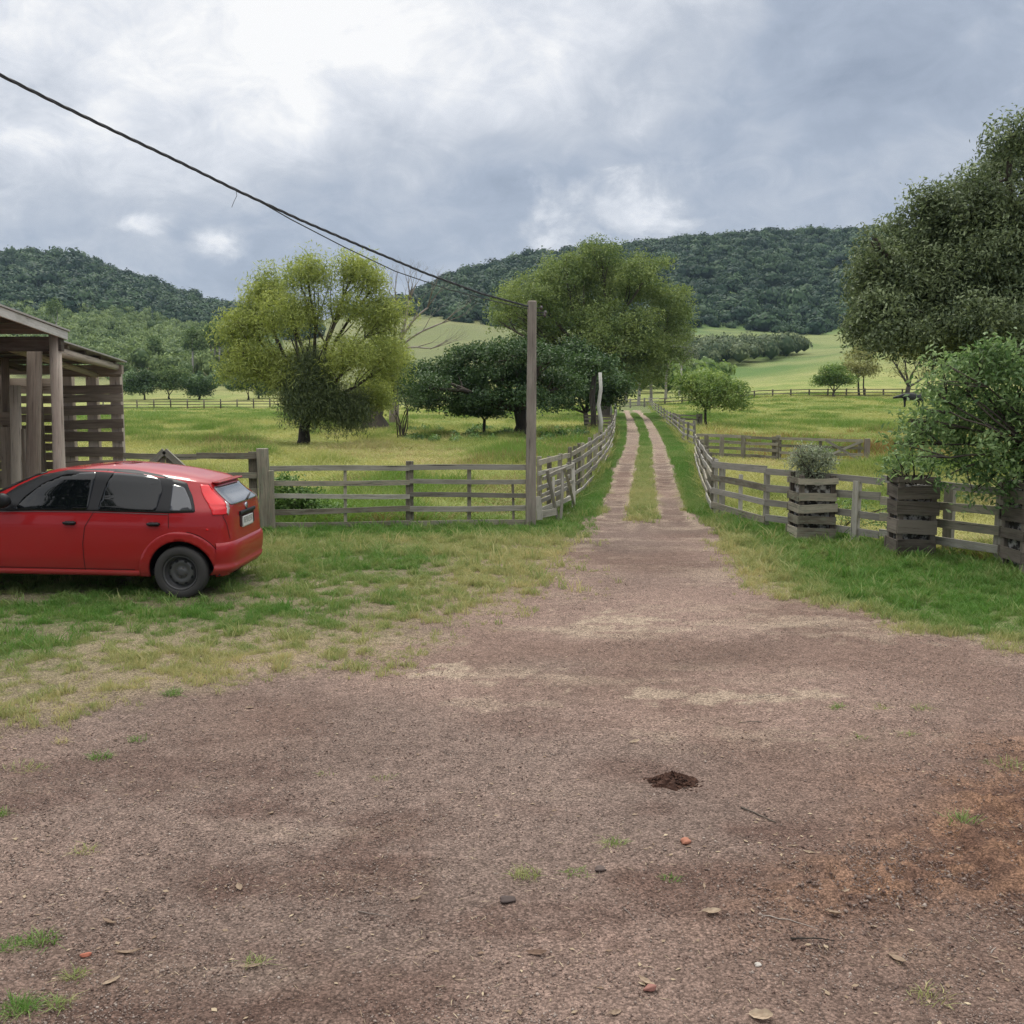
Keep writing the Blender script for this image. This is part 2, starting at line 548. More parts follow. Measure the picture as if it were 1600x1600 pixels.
YARD = [(-22, -30), (-22, 5.5)] + [tuple(gp(x, y)[:2]) for x, y in
        [(-300, 1150), (0, 1122), (150, 1098), (300, 1080), (345, 1048), (470, 1040), (600, 1030), (690, 990), (735, 950), (800, 915), (868, 880),
         (915, 848), (938, 820), (985, 812), (1010, 816), (1072, 815), (1112, 838), (1150, 868), (1200, 920), (1250, 945), (1340, 960), (1400, 985), (1500, 1000), (1600, 1015), (1760, 1040)]] + [(22, 7.5), (22, -30)]
RUT1 = poly_px([(925, 845), (935, 815), (952, 772), (968, 722), (977, 700), (980, 680), (978, 656), (974, 641), (981, 641), (991, 656), (999, 680), (998, 700), (992, 722), (983, 772), (981, 815), (985, 845)])
RUT2 = poly_px([(1020, 845), (1030, 815), (1027, 772), (1022, 722), (1020, 700), (1014, 680), (1004, 656), (990, 641), (998, 641), (1017, 656), (1031, 680), (1040, 700), (1045, 722), (1060, 772), (1076, 815), (1120, 845)])
# ground between the two lane fences (mown verge)
LANE = [tuple(gp(x, y)[:2]) for x, y in [(200, 825), (413, 823), (828, 819), (838, 812), (899, 782), (939, 735), (958, 697), (961, 665), (962, 648), (965, 640),
        (1013, 640), (1028, 652), (1047, 668), (1072, 695), (1084, 718), (1112, 804)]] + [(6.5, 13.6), (8.9, 9.0), (22, 3), (22, -30), (-22, -30), (-22, 16.6)]
REDSOIL = [tuple(gp(x, y)[:2]) for x, y in [(1700, 1150), (1560, 1170), (1440, 1205), (1340, 1270), (1255, 1340), (1225, 1400), (1270, 1440), (1400, 1450), (1520, 1440), (1700, 1480), (2000, 1500), (2000, 1170)]]

SCUFF = [(700, 1048, .28, .22, 1.0), (800, 1062, .40, .22, .7), (990, 975, .45, .35, .95), (930, 984, .5, .16, .8), (1130, 1086, .75, .16, .8), (1260, 1088, .35, .12, .7), (1270, 968, .8, .28, .6), (1180, 975, .5, .2, .6), (1060, 950, .8, .25, .35), (640, 1000, .6, .2, .4), (760, 1100, .5, .15, .4), (1220, 1150, .8, .12, .35), (1330, 990, .6, .3, .5), (1540, 1000, .5, .3, .6)]
def fields(X, Y):
    """material masks of the ground, all functions of the place itself"""
    big = fbm(X / 1.7, Y / 1.7, 4, 21); med = fbm(X / .45, Y / .45, 4, 31); fin = fbm(X / .12, Y / .12, 3, 41)
    n = (big - .5) * 1.4 + (med - .5) * .9 + (fin - .5) * .55
    dy = sdf(X, Y, YARD)
    left = X < (0.6 + 0.06 * Y)
    w = np.where(left, 1.25, 0.42)
    near = smooth(Y, 12.5, 8.5)
    w = np.where(left, w * (1 - .45 * near), w)
    vy = smooth(dy + n * w * np.where(left, 1.6, 2.2), -w * 0.7, w * 1.2)
    dr1 = sdf(X, Y, RUT1); dr2 = sdf(X, Y, RUT2)
    dr = np.minimum(dr1, dr2)
    vr = smooth(dr + n * .42, -0.08, 0.20)
    veg = vy * np.where(Y > 15.5, vr, 1)
    lane = smooth(-sdf(X, Y, LANE) + (med - .5) * .3, -.15, .15)       # 1 inside yard / lane
    # ground cover of the middle strip thins towards the yard
    mid = smooth(np.abs(X - (0.13 * Y)), 1.3, 1.0) * smooth(Y, 22, 17)
    veg = veg * (1 - mid * (0.25 + .6 * (med > .5)))
    # pale sand: rims of the ruts, washed streaks over the yard
    sand = smooth(dr + (fin - .5) * .3, -.10, .02) * smooth(dr, .22, .04) * smooth(Y, 16, 19) * smooth(fbm(X / .35, Y / .9, 3, 58), .36, .58)
    st = fbm(X / 1.6 + .4 * big, Y / .35, 4, 55)
    brk = fbm(X / .20, Y / .11, 4, 59)
    for (px_, py_, ra, rb, st_) in SCUFF:
        q = gp(px_, py_); dd = np.hypot((X - q.x) / ra, (Y - q.y) / rb)
        sand = np.maximum(sand, st_ * .9 * smooth(1.15 - dd + (brk - .5) * 4.2 + (big - .5) * .8, .25, .75))
    band = np.exp(-((Y - 9.55 - .10 * X + .25 * np.sin(X * 1.1)) / .22) ** 2) * smooth(X, -.8, .2) * smooth(X, 5.2, 3.8)
    band2 = np.exp(-((Y - 7.95 + .05 * X) / .30) ** 2) * smooth(X, -1.7, -.6) * smooth(X, 2.9, 2.0)
    band3 = np.exp(-((Y - 8.6 + .25 * X) / .35) ** 2) * smooth(X, -2.2, -1.2) * smooth(X, .4, -.3)
    trk = np.exp(-((Y - 5.35 - .22 * X - .1 * np.sin(X * 2)) / .12) ** 2) * smooth(X, -3.2, -1) * smooth(X, 1.3, .4) * .5
    rim = smooth(dy, -1.6, -.1) * smooth(Y, 9, 12)
    sand = np.maximum(sand, np.clip((band * .8 + band2 * .55 + band3 * .5 + trk * .4 + rim * .55) * smooth(st, .42, .62) * smooth(fbm(X / .5, Y / .16, 4, 57), .38, .56), 0, 1) * (1 - .7 * veg))
    sand = np.maximum(sand, .12 * smooth(st, .62, .80) * (dy < 0) * smooth(med, .4, .6))
    red = smooth(-sdf(X, Y, REDSOIL) + (big - .5) * 1.4 + (med - .5) * .6, -.60, .40)
    return dict(dy=dy, dr=dr, veg=veg, lane=lane, sand=sand, red=red, big=big, med=med, fin=fin, left=left)

def lerp(a, b, t):
    a = np.asarray(a); b = np.asarray(b)
    return a + (b - a) * t[..., None]

def grass_tint(X, Y, f):
    """0 lush green .. 1 straw"""
    dy = f['dy']
    t = np.where(f['left'], 0.36 + .35 * smooth(dy, 3.0, .4), .10 + .5 * smooth(dy, .9, .0))
    t = np.where(f['left'] & (Y < 14), .22 + .34 * smooth(dy, 2.0, .1), t)
    # lush strip along the board fence and behind the car
    strip = smooth(Y, 15.4, 16.6) * f['left']
    t = t * (1 - .8 * strip)
    lush = np.exp(-(((X + 4.8) / 3.2) ** 2 + ((Y - 10.9) / 1.2) ** 2))
    t = t * (1 - .38 * lush)
    mid = smooth(np.abs(X - .13 * Y), 1.0, .7) * smooth(Y, 16, 18)
    t = np.maximum(t, mid * smooth(Y, 60, 22) * .55)
    t = t + (f['big'] - .5) * .55 + (f['med'] - .5) * .3
    return np.clip(t, 0, 1)

def pasture_tint(X, Y):
    b = fbm(X / 9.0, Y / 14.0, 4, 71); m = fbm(X / 2.0, Y / 3.0, 3, 73)
    return np.clip(.62 + (b - .5) * 1.0 + (m - .5) * 1.1, 0, 1)

def reddish(X, Y):
    b = fbm(X / 5.0, Y / 9.0, 3, 91)
    return smooth(b, .42, .6) * smooth(X - .10 * Y, 4, 6.5) * smooth(Y, 30, 38) * smooth(Y, 66, 46)

NA, NY = 760, 980
A_ = np.linspace(-1.02, 1.02, NA)
Yr = (6.0 + .4) * np.exp(np.linspace(0, math.log(1500 / 6.4), NY)) - 6.0
AA, YY = np.meshgrid(A_, Yr)
XX = AA * (YY + 5.0)
ZZ = H(XX, YY)
fl = fields(XX, YY)
micro = (fbm(XX / .06, YY / .06, 3, 3) - .5) * .016 + (fl['med'] - .5) * .030 + (fl['fin'] - .5) * .018
micro += fl['red'] * (smooth(fbm(XX / .11, YY / .09, 3, 9), .45, .7) - .4) * .05 + fl['veg'] * .012
micro += -np.clip(.10 - np.abs(fl['dr']), 0, .1) * 0.0
rut = smooth(-fl['dr'], -.2, .25) * smooth(YY, 15, 18)
ZZ2 = ZZ + micro * smooth(YY, 19, 9) - rut * .03
# colours
dirt = lerp((.192, .129, .101), (.262, .183, .147), smooth(fl['big'], .3, .7))
tyr = np.abs(np.sin((XX * .55 + .8 * np.sin(YY * .45) - YY * .32) * 2.1)) ** 6
dirt = dirt * (1 - .16 * tyr * smooth(fbm(XX / 1.5, YY / 1.5, 3, 62), .42, .6))[..., None]
dirt = dirt * 1.07 * (1 - .14 * smooth(YY, 6.0, 3.6))[..., None]
dirt = lerp(dirt, np.array((.200, .150, .124)), smooth(fbm(XX / 2.6, YY / 2.6, 3, 61), .45, .68) * .6)
dirt = lerp(dirt, np.array((.120, .072, .056)), smooth(fbm(XX / .7, YY / .45, 5, 67), .52, .74) * smooth(YY, 9, 4) * .75)
dirt = lerp(dirt, lerp((.120, .064, .042), (.25, .138, .082), smooth(fbm(XX / .14, YY / .08, 3, 69), .35, .6)), fl['red'] * .85)
dirt = lerp(dirt, np.array((.42, .335, .245)), fl['sand'] * .8)
dirt = dirt * (1 - .15 * smooth(YY, 9, 15) * (1 - fl['sand']))[..., None]
gt = grass_tint(XX, YY, fl)
gr = lerp((.085, .180, .032), (.36, .29, .14), gt)
pt = pasture_tint(XX, YY)
pa = lerp((.140, .205, .045), (.320, .315, .110), pt)
pa = lerp(pa, np.array((.33, .20, .07)), reddish(XX, YY) * .8)
far = smooth(YY, 170, 330)
rough_f = fbm(XX / 30, YY / 60, 5, 77)
far_c = smooth(XX / (YY + 1e-6), .06, -.02)
pa = lerp(pa, lerp(lerp(lerp((.085, .150, .040), (.200, .225, .085), smooth(rough_f, .3, .7)), np.array((.10, .13, .055)), .6 * smooth(fbm(XX / 60, YY / 7, 4, 79), .60, .75)), np.array((.185, .185, .085)), .7 * far_c), far)
gcol = lerp(pa, gr, fl['lane'])
soil_under = np.where(fl['lane'][..., None] > .5, dirt, pa * .8)
vegm = np.where(fl['lane'] > .5, fl['veg'], 1.0)
soil_under = lerp(soil_under, np.array((.42, .33, .25)), smooth(YY, 24, 70) * (fl['dr'] < .1) * .40)
col = lerp(soil_under, gcol, vegm * np.where(fl['lane'] < .5, 1.0, np.where(fl['left'] & (YY < 14.5), .34, .62)))
idx = np.arange(NA * NY).reshape(NY, NA)
quads = np.stack([idx[:-1, :-1], idx[:-1, 1:], idx[1:, 1:], idx[1:, :-1]], -1).reshape(-1, 4)
Vall = np.stack([XX, YY, ZZ2], -1).reshape(-1, 3)
Call = col.reshape(-1, 3)
Vg = vegm.reshape(-1)

gm, t, b = newmat('ground_cover')
ca = t.nodes.new('ShaderNodeAttribute'); ca.attribute_name = 'alb'
va = t.nodes.new('ShaderNodeAttribute'); va.attribute_name = 'veg'
tcd = t.nodes.new('ShaderNodeTexCoord')
ob = tcd.outputs['Object']
n1 = noise(ob, 60, 5, 0.75, tree=t)
n2 = noise(ob, 9, 5, 0.65, tree=t)
vo = t.nodes.new('ShaderNodeTexVoronoi'); vo.inputs['Scale'].default_value = 85
t.links.new(ob, vo.inputs['Vector'])
g_ = mth('MULTIPLY_ADD', mth('SUBTRACT', n1, .5, tree=t), 2.6, 1.0, tree=t)
g_ = mth('MULTIPLY', g_, mth('MULTIPLY_ADD', mth('SUBTRACT', n2, .5, tree=t), 1.1, 1.0, tree=t), tree=t)
sp = t.nodes.new('ShaderNodeSeparateXYZ'); t.links.new(vo.outputs['Color'], sp.inputs[0])
g_ = mth('MULTIPLY', g_, mth('MULTIPLY_ADD', sp.outputs[0], .7, .66, tree=t), tree=t)
g_ = mth('MULTIPLY', g_, mth('SUBTRACT', 1.12, mth('MULTIPLY', sstep(vo.outputs['Distance'], .35, .9, tree=t), .45, tree=t), tree=t), tree=t)
mx = t.nodes.new('ShaderNodeVectorMath'); mx.operation = 'SCALE'
t.links.new(ca.outputs['Vector'], mx.inputs[0]); t.links.new(g_, mx.inputs['Scale'])
t.links.new(mx.outputs[0], b.inputs['Base Color'])
b.inputs['Roughness'].default_value = .95
b.inputs['Specular IOR Level'].default_value = .12
bp = t.nodes.new('ShaderNodeBump'); bp.inputs['Strength'].default_value = .9; bp.inputs['Distance'].default_value = .012
hh = mth('SUBTRACT', mth('MULTIPLY', n1, 1.2, tree=t), vo.outputs['Distance'], tree=t)
t.links.new(hh, bp.inputs['Height']); t.links.new(bp.outputs[0], b.inputs['Normal'])
M['ground'] = gm

fc = quads.mean(1).astype(int)
qx = Vall[quads[:, 0], 0]; qy = Vall[quads[:, 0], 1]
qd = fl['dy'].reshape(-1)[quads[:, 0]]; qr = fl['dr'].reshape(-1)[quads[:, 0]]
ql = fl['lane'].reshape(-1)[quads[:, 0]]
zone = np.full(len(quads), 2)                       # pasture
zone[ql > .5] = 1                                   # mown verge
zone[(qr < 0.02) & (qy > 14)] = 3                   # track
zone[qd < 0] = 0                                    # yard
zone[qy > 300] = 4
def sub(name, sel, kind='structure'):
    q = quads[sel]
    used, inv = np.unique(q, return_inverse=True)
    o = mesh_np(name, Vall[used], inv.reshape(q.shape), M['ground'], attrs={'alb': Call[used], 'veg': Vg[used]}, smooth_=True)
    o['kind'] = kind
    return o
sub('dirt_yard', zone == 0); sub('grass_verge', zone == 1); sub('pasture', zone == 2); sub('dirt_track', zone == 3); sub('hills', zone == 4)
# the yard carries on behind the camera
V = np.array([(-40, -40, -.01), (40, -40, -.01), (40, .35, -.01), (-40, .35, -.01)]); 
o = mesh_np('dirt_ground', V, np.array([[0, 1, 2, 3]]), M['ground'], attrs={'alb': np.tile((.24, .17, .145), (4, 1)), 'veg': np.zeros(4)}); o['kind'] = 'structure'

# ------------------------------------------------------------------ instancing of small pieces into one mesh
def scatter(name, T, Fq, pts, scl, rot, val, mat, tilt=None, kind='stuff', tv=None, zs=None):
    """T list of template vertex arrays, Fq matching quad/tri arrays; returns one object"""
    Vs = []; Fs = {}; vals = []; off = 0
    pick = RNG.integers(0, len(T), len(pts))
    for k in range(len(T)):
        s = np.where(pick == k)[0]
        if not len(s): continue
        t = T[k]; f = Fq[k]
        c, sn = np.cos(rot[s]), np.sin(rot[s])
        x = t[None, :, 0] * scl[s, None]; y = t[None, :, 1] * scl[s, None]
        z = t[None, :, 2] * (scl[s] if zs is None else zs[s])[:, None]
        X = x * c[:, None] - y * sn[:, None]; Y = x * sn[:, None] + y * c[:, None]
        P = np.stack([X + pts[s, None, 0], Y + pts[s, None, 1], z + pts[s, None, 2]], -1)
        Vs.append(P.reshape(-1, 3))
        n = len(t)
        ff = (f[None] + (np.arange(len(s)) * n)[:, None, None] + off).reshape(-1, f.shape[1])
        Fs.setdefault(f.shape[1], []).append(ff)
        vv = np.repeat(val[s], n)
        if tv is not None:
            vv = vv + np.tile(tv[k], len(s))
        vals.append(vv)
        off += n * len(s)
    o = mesh_np(name, np.concatenate(Vs), [np.concatenate(f) for f in Fs.values()], mat, attrs={'v': np.clip(np.concatenate(vals), 0, 1)})
    if kind: o['kind'] = kind
    return o

def blade_tuft(n, h, spread, width, lean=.5, seed=0):
    r = np.random.default_rng(seed)
    V = []; F = []; tv = []
    for i in range(n):
        a = r.uniform(0, 6.283); rr = spread * math.sqrt(r.uniform())
        bx, by = rr * math.cos(a), rr * math.sin(a)
        hh = h * r.uniform(.55, 1.1); l = lean * r.uniform(.2, 1.0) * hh
        da = r.uniform(0, 6.283); dx, dy = math.cos(da), math.sin(da)
        pa_ = r.uniform(0, 3.14); wx, wy = math.cos(pa_) * width / 2, math.sin(pa_) * width / 2
        b0 = len(V)
        V += [(bx - wx, by - wy, 0), (bx + wx, by + wy, 0), (bx + wx * .8 + dx * l * .35, by + wy * .8 + dy * l * .35, hh * .62), (bx - wx * .8 + dx * l * .35, by - wy * .8 + dy * l * .35, hh * .62),
              (bx + dx * l + wx * .15, by + dy * l + wy * .15, hh), (bx + dx * l - wx * .15, by + dy * l - wy * .15, hh)]
        F += [(b0, b0 + 1, b0 + 2, b0 + 3), (b0 + 3, b0 + 2, b0 + 4, b0 + 5)]
        q = r.uniform(-.12, .12); tv += [q] * 6
    return np.array(V), np.array(F), np.array(tv)

M['grass'] = leafmat('grass_blades', (.115, .230, .048), (.54, .46, .23), .3, .6, .2)
M['pasture_grass'] = leafmat('pasture_blades', (.165, .260, .055), (.46, .44, .165), .3, .6, .2)
M['red_weed'] = leafmat('russet_weeds', (.19, .115, .04), (.40, .23, .09), .25, .7, .2)

def rand_in(n, x0, x1, y0, y1, pw=1.0):
    x = RNG.uniform(x0, x1, n); y = y0 + (y1 - y0) * RNG.uniform(0, 1, n) ** pw
    return x, y

def infrus(x, y, m=.06):
    return np.abs(x) < (.5 + m) * y + .6

# short grass on yard edges and verge, nearer = finer
TT = [blade_tuft(9, .062, .034, .0060, 1.0, s) for s in range(6)]
x, y = rand_in(520000, -9.5, 12, 6.0, 20)
k = infrus(x, y); x, y = x[k], y[k]
f = fields(x, y)
patch = .5 * fbm(x / .15, y / .15, 3, 99) + .5 * fbm(x / .9, y / .6, 3, 98)
dens = f['veg'] * f['lane'] * np.where(f['left'], np.where(y < 13.5, smooth(patch, .38, .53) * .88 + .06, .40 + .5 * smooth(patch, .4, .6)), .85)
k = RNG.uniform(0, 1, len(x)) < dens
x, y = x[k], y[k]; f = {a: b_[k] for a, b_ in f.items()}
tn = grass_tint(x, y, f) + RNG.uniform(-.16, .16, len(x)) + (fbm(x / .12, y / .12, 2, 97) - .5) * .5
sc_ = RNG.uniform(.4, 1.3, len(x)) * (.55 + .9 * smooth(fbm(x / .16, y / .16, 2, 96), .35, .7)) * (.75 + .45 * smooth(y, 7, 16)) * np.where(f['left'], .85, 1.0)
sc_ *= np.where(RNG.uniform(0, 1, len(x)) < .035, 1.9, 1.0)
pts = np.stack([x, y, H(x, y) - .004], 1)
scatter('lawn_grass', [a[0] for a in TT], [a[1] for a in TT], pts, sc_, RNG.uniform(0, 6.28, len(x)), tn, M['grass'], tv=[a[2] for a in TT])
# verge further up the lane
x, y = rand_in(240000, 0, 18, 20, 120, 1.6)
f = fields(x, y)
k = (RNG.uniform(0, 1, len(x)) < f['veg'] * f['lane']) & infrus(x, y) & (f['dr'] > .05)
x, y = x[k], y[k]; f = {a: b_[k] for a, b_ in f.items()}
tn = grass_tint(x, y, f) + RNG.uniform(-.1, .1, len(x))
scatter('lane_grass', [a[0] for a in TT], [a[1] for a in TT], np.stack([x, y, H(x, y)], 1), RNG.uniform(.8, 1.6, len(x)) * (1 + .012 * y), RNG.uniform(0, 6.28, len(x)), tn, M['grass'], tv=[a[2] for a in TT])
# tall pasture grass
TP = [blade_tuft(10, .34, .16, .013, .65, 20 + s) for s in range(8)]
x = RNG.uniform(-1, 1, 380000); y = 12.0 + 160 * RNG.uniform(0, 1, len(x)) ** 1.9
x = x * (.56 * y + .5)
f = fields(x, y)
k = f['lane'] < .5
x, y = x[k], y[k]
pn = fbm(x / 1.3, y / 1.3, 3, 83)
lump = fbm(x / 3.2, y / 4.2, 3, 87)
k = RNG.uniform(0, 1, len(x)) < (.35 + .65 * smooth(pn, .35, .6)); x, y, lump, pn = x[k], y[k], lump[k], pn[k]
val = pasture_tint(x, y) + RNG.uniform(-.22, .22, len(x)) - .7 * smooth(lump, .58, .70)
hs = (.45 + .9 * smooth(lump, .4, .75)) * RNG.uniform(.6, 1.3, len(x)) * (1 + .004 * y)
hs *= (.45 + .55 * smooth(y, 17, 27)) * (1 - .35 * smooth(y, 60, 130))
rd = RNG.uniform(0, 1, len(x)) < reddish(x, y) * .8
wd = (1 + .018 * y) * RNG.uniform(.8, 1.2, len(x))
pts = np.stack([x, y, H(x, y) - .01], 1)
M['dry_stalks'] = leafmat('dry_stalks', (.26, .21, .085), (.52, .44, .22), .25, .7, .2)
dr_ = (RNG.uniform(0, 1, len(x)) < .45 * smooth(fbm(x / 2.5, y / 4, 3, 84), .48, .68) * smooth(y, 75, 45)) & ~rd
for nm, s_, m_ in (('pasture_grass', ~rd & ~dr_, M['pasture_grass']), ('dry_grass', dr_, M['dry_stalks']), ('russet_weeds', rd, M['red_weed'])):
    scatter(nm, [a[0] for a in TP], [a[1] for a in TP], pts[s_], wd[s_], RNG.uniform(0, 6.28, s_.sum()), val[s_], m_, tv=[a[2] for a in TP], zs=hs[s_])

# bits of straw lying about
sv = [(np.array([(-.5, -.02, 0), (0, -.035, .02), (.5, -.01, 0), (.5, .01, 0), (0, .035, .02), (-.5, .02, 0)], float) + np.array([(0, q_ * x_ * x_, 0) for x_ in (-.5, 0, .5, .5, 0, -.5)]), np.array([(0, 1, 4, 5), (1, 2, 3, 4)])) for q_ in (-.15, .1, .25, .0)]
x = RNG.uniform(-1, 1, 60000); y = 2.8 + 13 * RNG.uniform(0, 1, len(x)) ** 1.3; x = x * (.54 * y + .3)
f = fields(x, y)
k = (f['lane'] > .5) & (RNG.uniform(0, 1, len(x)) < .03 + .10 * smooth(fbm(x / 1.1, y / .8, 3, 113), .5, .7) + .5 * f['sand'] + .4 * smooth(f['dy'], -.8, .3) * smooth(f['dy'], 3, .5)); x, y = x[k], y[k]
fz = {a: b_[k] for a, b_ in f.items()}
M['straw'] = leafmat('straw_bits', (.20, .135, .09), (.52, .42, .28), 0, .8, .2)
scatter('straw_litter', [a[0] for a in sv], [a[1] for a in sv], np.stack([x, y, H(x, y) + (fz['med'] - .5) * .030 + (fz['fin'] - .5) * .018 + fz['veg'] * .012 + .005], 1),
        RNG.uniform(.012, .045, len(x)), RNG.uniform(0, 6.28, len(x)), np.clip(RNG.normal(.5, .25, len(x)), 0, 1), M['straw'])
# small dead leaves and bark flakes
lv = []
for q_ in range(6):
    r = np.random.default_rng(q_ + 50); w_ = r.uniform(.16, .32)
    lv.append((np.array([(-.5, 0, .05 * r.uniform()), (-.1, -w_, .12 * r.uniform()), (.5, r.uniform(-.1, .1), .10 * r.uniform()), (.0, w_ * .9, .14 * r.uniform())], float), np.array([(0, 1, 2, 3)])))
x = RNG.uniform(-1, 1, 5200); y = 2.8 + 10 * RNG.uniform(0, 1, len(x)) ** 1.25; x = x * (.54 * y + .3)
k = RNG.uniform(0, 1, len(x)) < .08 + .5 * smooth(fbm(x / .9, y / .7, 3, 117), .48, .66); x, y = x[k], y[k]; fz = fields(x, y)
scatter('leaf_litter', [a[0] for a in lv], [a[1] for a in lv], np.stack([x, y, H(x, y) + (fz['med'] - .5) * .030 + (fz['fin'] - .5) * .018 + .004], 1),
        RNG.uniform(.010, .036, len(x)), RNG.uniform(0, 6.28, len(x)), np.clip(RNG.normal(.25, .28, len(x)), 0, 1), M['straw'])
# gravel and crumbs of soil on the yard
def pebble(seed):
    r = np.random.default_rng(seed)
    V = np.array([(1, 0, 0), (0, 1, 0), (-1, 0, 0), (0, -1, 0), (0, 0, .8), (0, 0, -.5)], float) * r.uniform(.6, 1.2, (6, 1))
    F = np.array([(0, 1, 4), (1, 2, 4), (2, 3, 4), (3, 0, 4), (1, 0, 5), (2, 1, 5), (3, 2, 5), (0, 3, 5)])
    return V, F
PB = [pebble(s) for s in range(8)]
M['gravel'] = leafmat('gravel_stones', (.115, .072, .058), (.47, .39, .33), 0.0, .9, .2)
x = RNG.uniform(-1, 1, 300000); y = 2.6 + 11 * RNG.uniform(0, 1, len(x)) ** 1.5
x = x * (.54 * y + .3)
f = fields(x, y)
gp_ = fbm(x / .9, y / .9, 3, 111)
k = (RNG.uniform(0, 1, len(x)) < (1 - f['veg'] * .9) * (.25 + .75 * smooth(gp_, .35, .6)))
x, y = x[k], y[k]
s_ = .0022 + .0045 * RNG.uniform(0, 1, len(x)) ** 3 + .006 * (RNG.uniform(0, 1, len(x)) < .02)
fz = {a: b_[k] for a, b_ in f.items()}
s_ *= (1 + .7 * fz['red'])
zz = H(x, y) + (fz['med'] - .5) * .030 + (fz['fin'] - .5) * .018 + fz['veg'] * .012
scatter('gravel', [a[0] for a in PB], [a[1] for a in PB], np.stack([x, y, zz + .001], 1), s_, RNG.uniform(0, 6.28, len(x)),
        np.clip(RNG.normal(.30, .27, len(x)) * (1 - .55 * fz['red']) + .15 * fz['sand'], 0, 1), M['gravel'])
# ------------------------------------------------------------------ trees
LEAF = {}
def lm(key, dark, light, tr=.3, **k):
    LEAF[key] = leafmat('leaves_' + key, dark, light, tr, **k)
lm('willow', (.185, .235, .062), (.50, .54, .16), .4)
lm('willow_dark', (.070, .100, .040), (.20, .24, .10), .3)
lm('dark', (.023, .055, .017), (.100, .165, .052), .2)
lm('big', (.095, .150, .042), (.32, .38, .120), .3)
lm('right', (.060, .088, .040), (.28, .335, .160), .25)
lm('near', (.070, .140, .045), (.31, .42, .17), .35)
lm('small', (.100, .180, .040), (.31, .39, .11), .35)
lm('olive', (.200, .210, .075), (.38, .37, .14), .35)
lm('scrub', (.095, .145, .055), (.27, .34, .125), .2, spec=.1)
lm('valley', (.060, .095, .045), (.22, .25, .13), .15, spec=.1)
lm('hill', (.018, .045, .024), (.088, .142, .062), .10, spec=.1)
lm('plant', (.075, .135, .050), (.215, .280, .105), .2, spec=.15)
lm('grey', (.085, .115, .065), (.230, .235, .155), .25)
lm('shrub', (.120, .150, .085), (.40, .44, .30), .3)
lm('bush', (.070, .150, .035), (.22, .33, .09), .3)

def leaves(C, Nrm, L, W, r, droop=0.0, v=None, flat=.6):
    """rhombic folded leaves at centres C with outward normals Nrm"""
    n = len(C)
    nn = Nrm * flat + r.normal(0, 1, (n, 3)) * .55
    nn /= np.linalg.norm(nn, axis=1, keepdims=True) + 1e-9
    d = r.normal(0, 1, (n, 3)); d[:, 2] -= droop * 2.2
    d -= nn * (d * nn).sum(1, keepdims=True)
    d /= np.linalg.norm(d, axis=1, keepdims=True) + 1e-9
    s = np.cross(nn, d)
    l = L * r.uniform(.65, 1.25, (n, 1)); w = W * r.uniform(.7, 1.2, (n, 1))
    p0 = C - d * l / 2; p2 = C + d * l / 2 - nn * l * .12
    p1 = C + s * w / 2 + nn * l * .06; p3 = C - s * w / 2 + nn * l * .06
    V = np.stack([p0, p1, p2, p3], 1).reshape(-1, 3)
    F = np.arange(n * 4).reshape(n, 4)
    vv = np.repeat(v, 4)
    return V, F, vv

def crown_mesh(name, lobes, nclump, nleaf, L, W, crad, mat, parent, seed=0, droop=0.0, shell=.55, below=.35, gap=0.0, vb=0.0):
    """lobes: list of (centre, (rx,ry,rz)); clumps of leaves spread in each lobe's outer volume"""
    r = np.random.default_rng(seed)
    vol = np.array([l[1][0] * l[1][2] + l[1][0] * l[1][1] for l in lobes]); vol = vol / vol.sum()
    Vs = []; Fs = []; vs = []; off = 0; tips = []
    for (c, rad), q in zip(lobes, vol):
        k = max(3, int(nclump * q))
        d = r.normal(0, 1, (k, 3)); d /= np.linalg.norm(d, axis=1, keepdims=True)
        d[:, 2] = np.where(d[:, 2] < -below, -d[:, 2] * r.uniform(0, 1, k), d[:, 2])
        rr = shell + (1 - shell) * r.uniform(0, 1, (k, 1)) ** .6
        rr *= 1 + .16 * np.sin(d[:, :1] * 5 + seed) * np.cos(d[:, 2:] * 4 + seed)
        cc = np.array(c) + d * rr * np.array(rad)
        tips += [Vector(p) for p in cc[:max(2, k // 7)]]
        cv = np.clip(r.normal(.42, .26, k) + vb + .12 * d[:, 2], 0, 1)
        m = max(3, nleaf)
        lc = np.clip(r.normal(0, 1, (k, m, 3)), -1.5, 1.5) * crad * r.uniform(.6, 1.3, (k, 1, 1)) * np.array((1, 1, .62 + droop))
        lc[..., 2] -= (np.abs(lc[..., 0]) + np.abs(lc[..., 1])) * .25
        C = (cc[:, None] + lc).reshape(-1, 3)
        nn = (d[:, None] * .6 + np.array((0, 0, .7)) + np.zeros((k, m, 3))).reshape(-1, 3)
        v = np.clip((cv[:, None] + r.normal(0, .13, (k, m))).reshape(-1), 0, 1)
        if gap:
            keep = r.uniform(0, 1, len(C)) > gap * r.uniform(0, 1, len(C))
            C, nn, v = C[keep], nn[keep], v[keep]
        V, F, vv = leaves(C, nn, L, W, r, droop, v)
        Vs.append(V); Fs.append(F + off); vs.append(vv); off += len(V)
    o = mesh_np(name, np.concatenate(Vs), np.concatenate(Fs), mat, parent, attrs={'v': np.concatenate(vs)})
    return o, tips

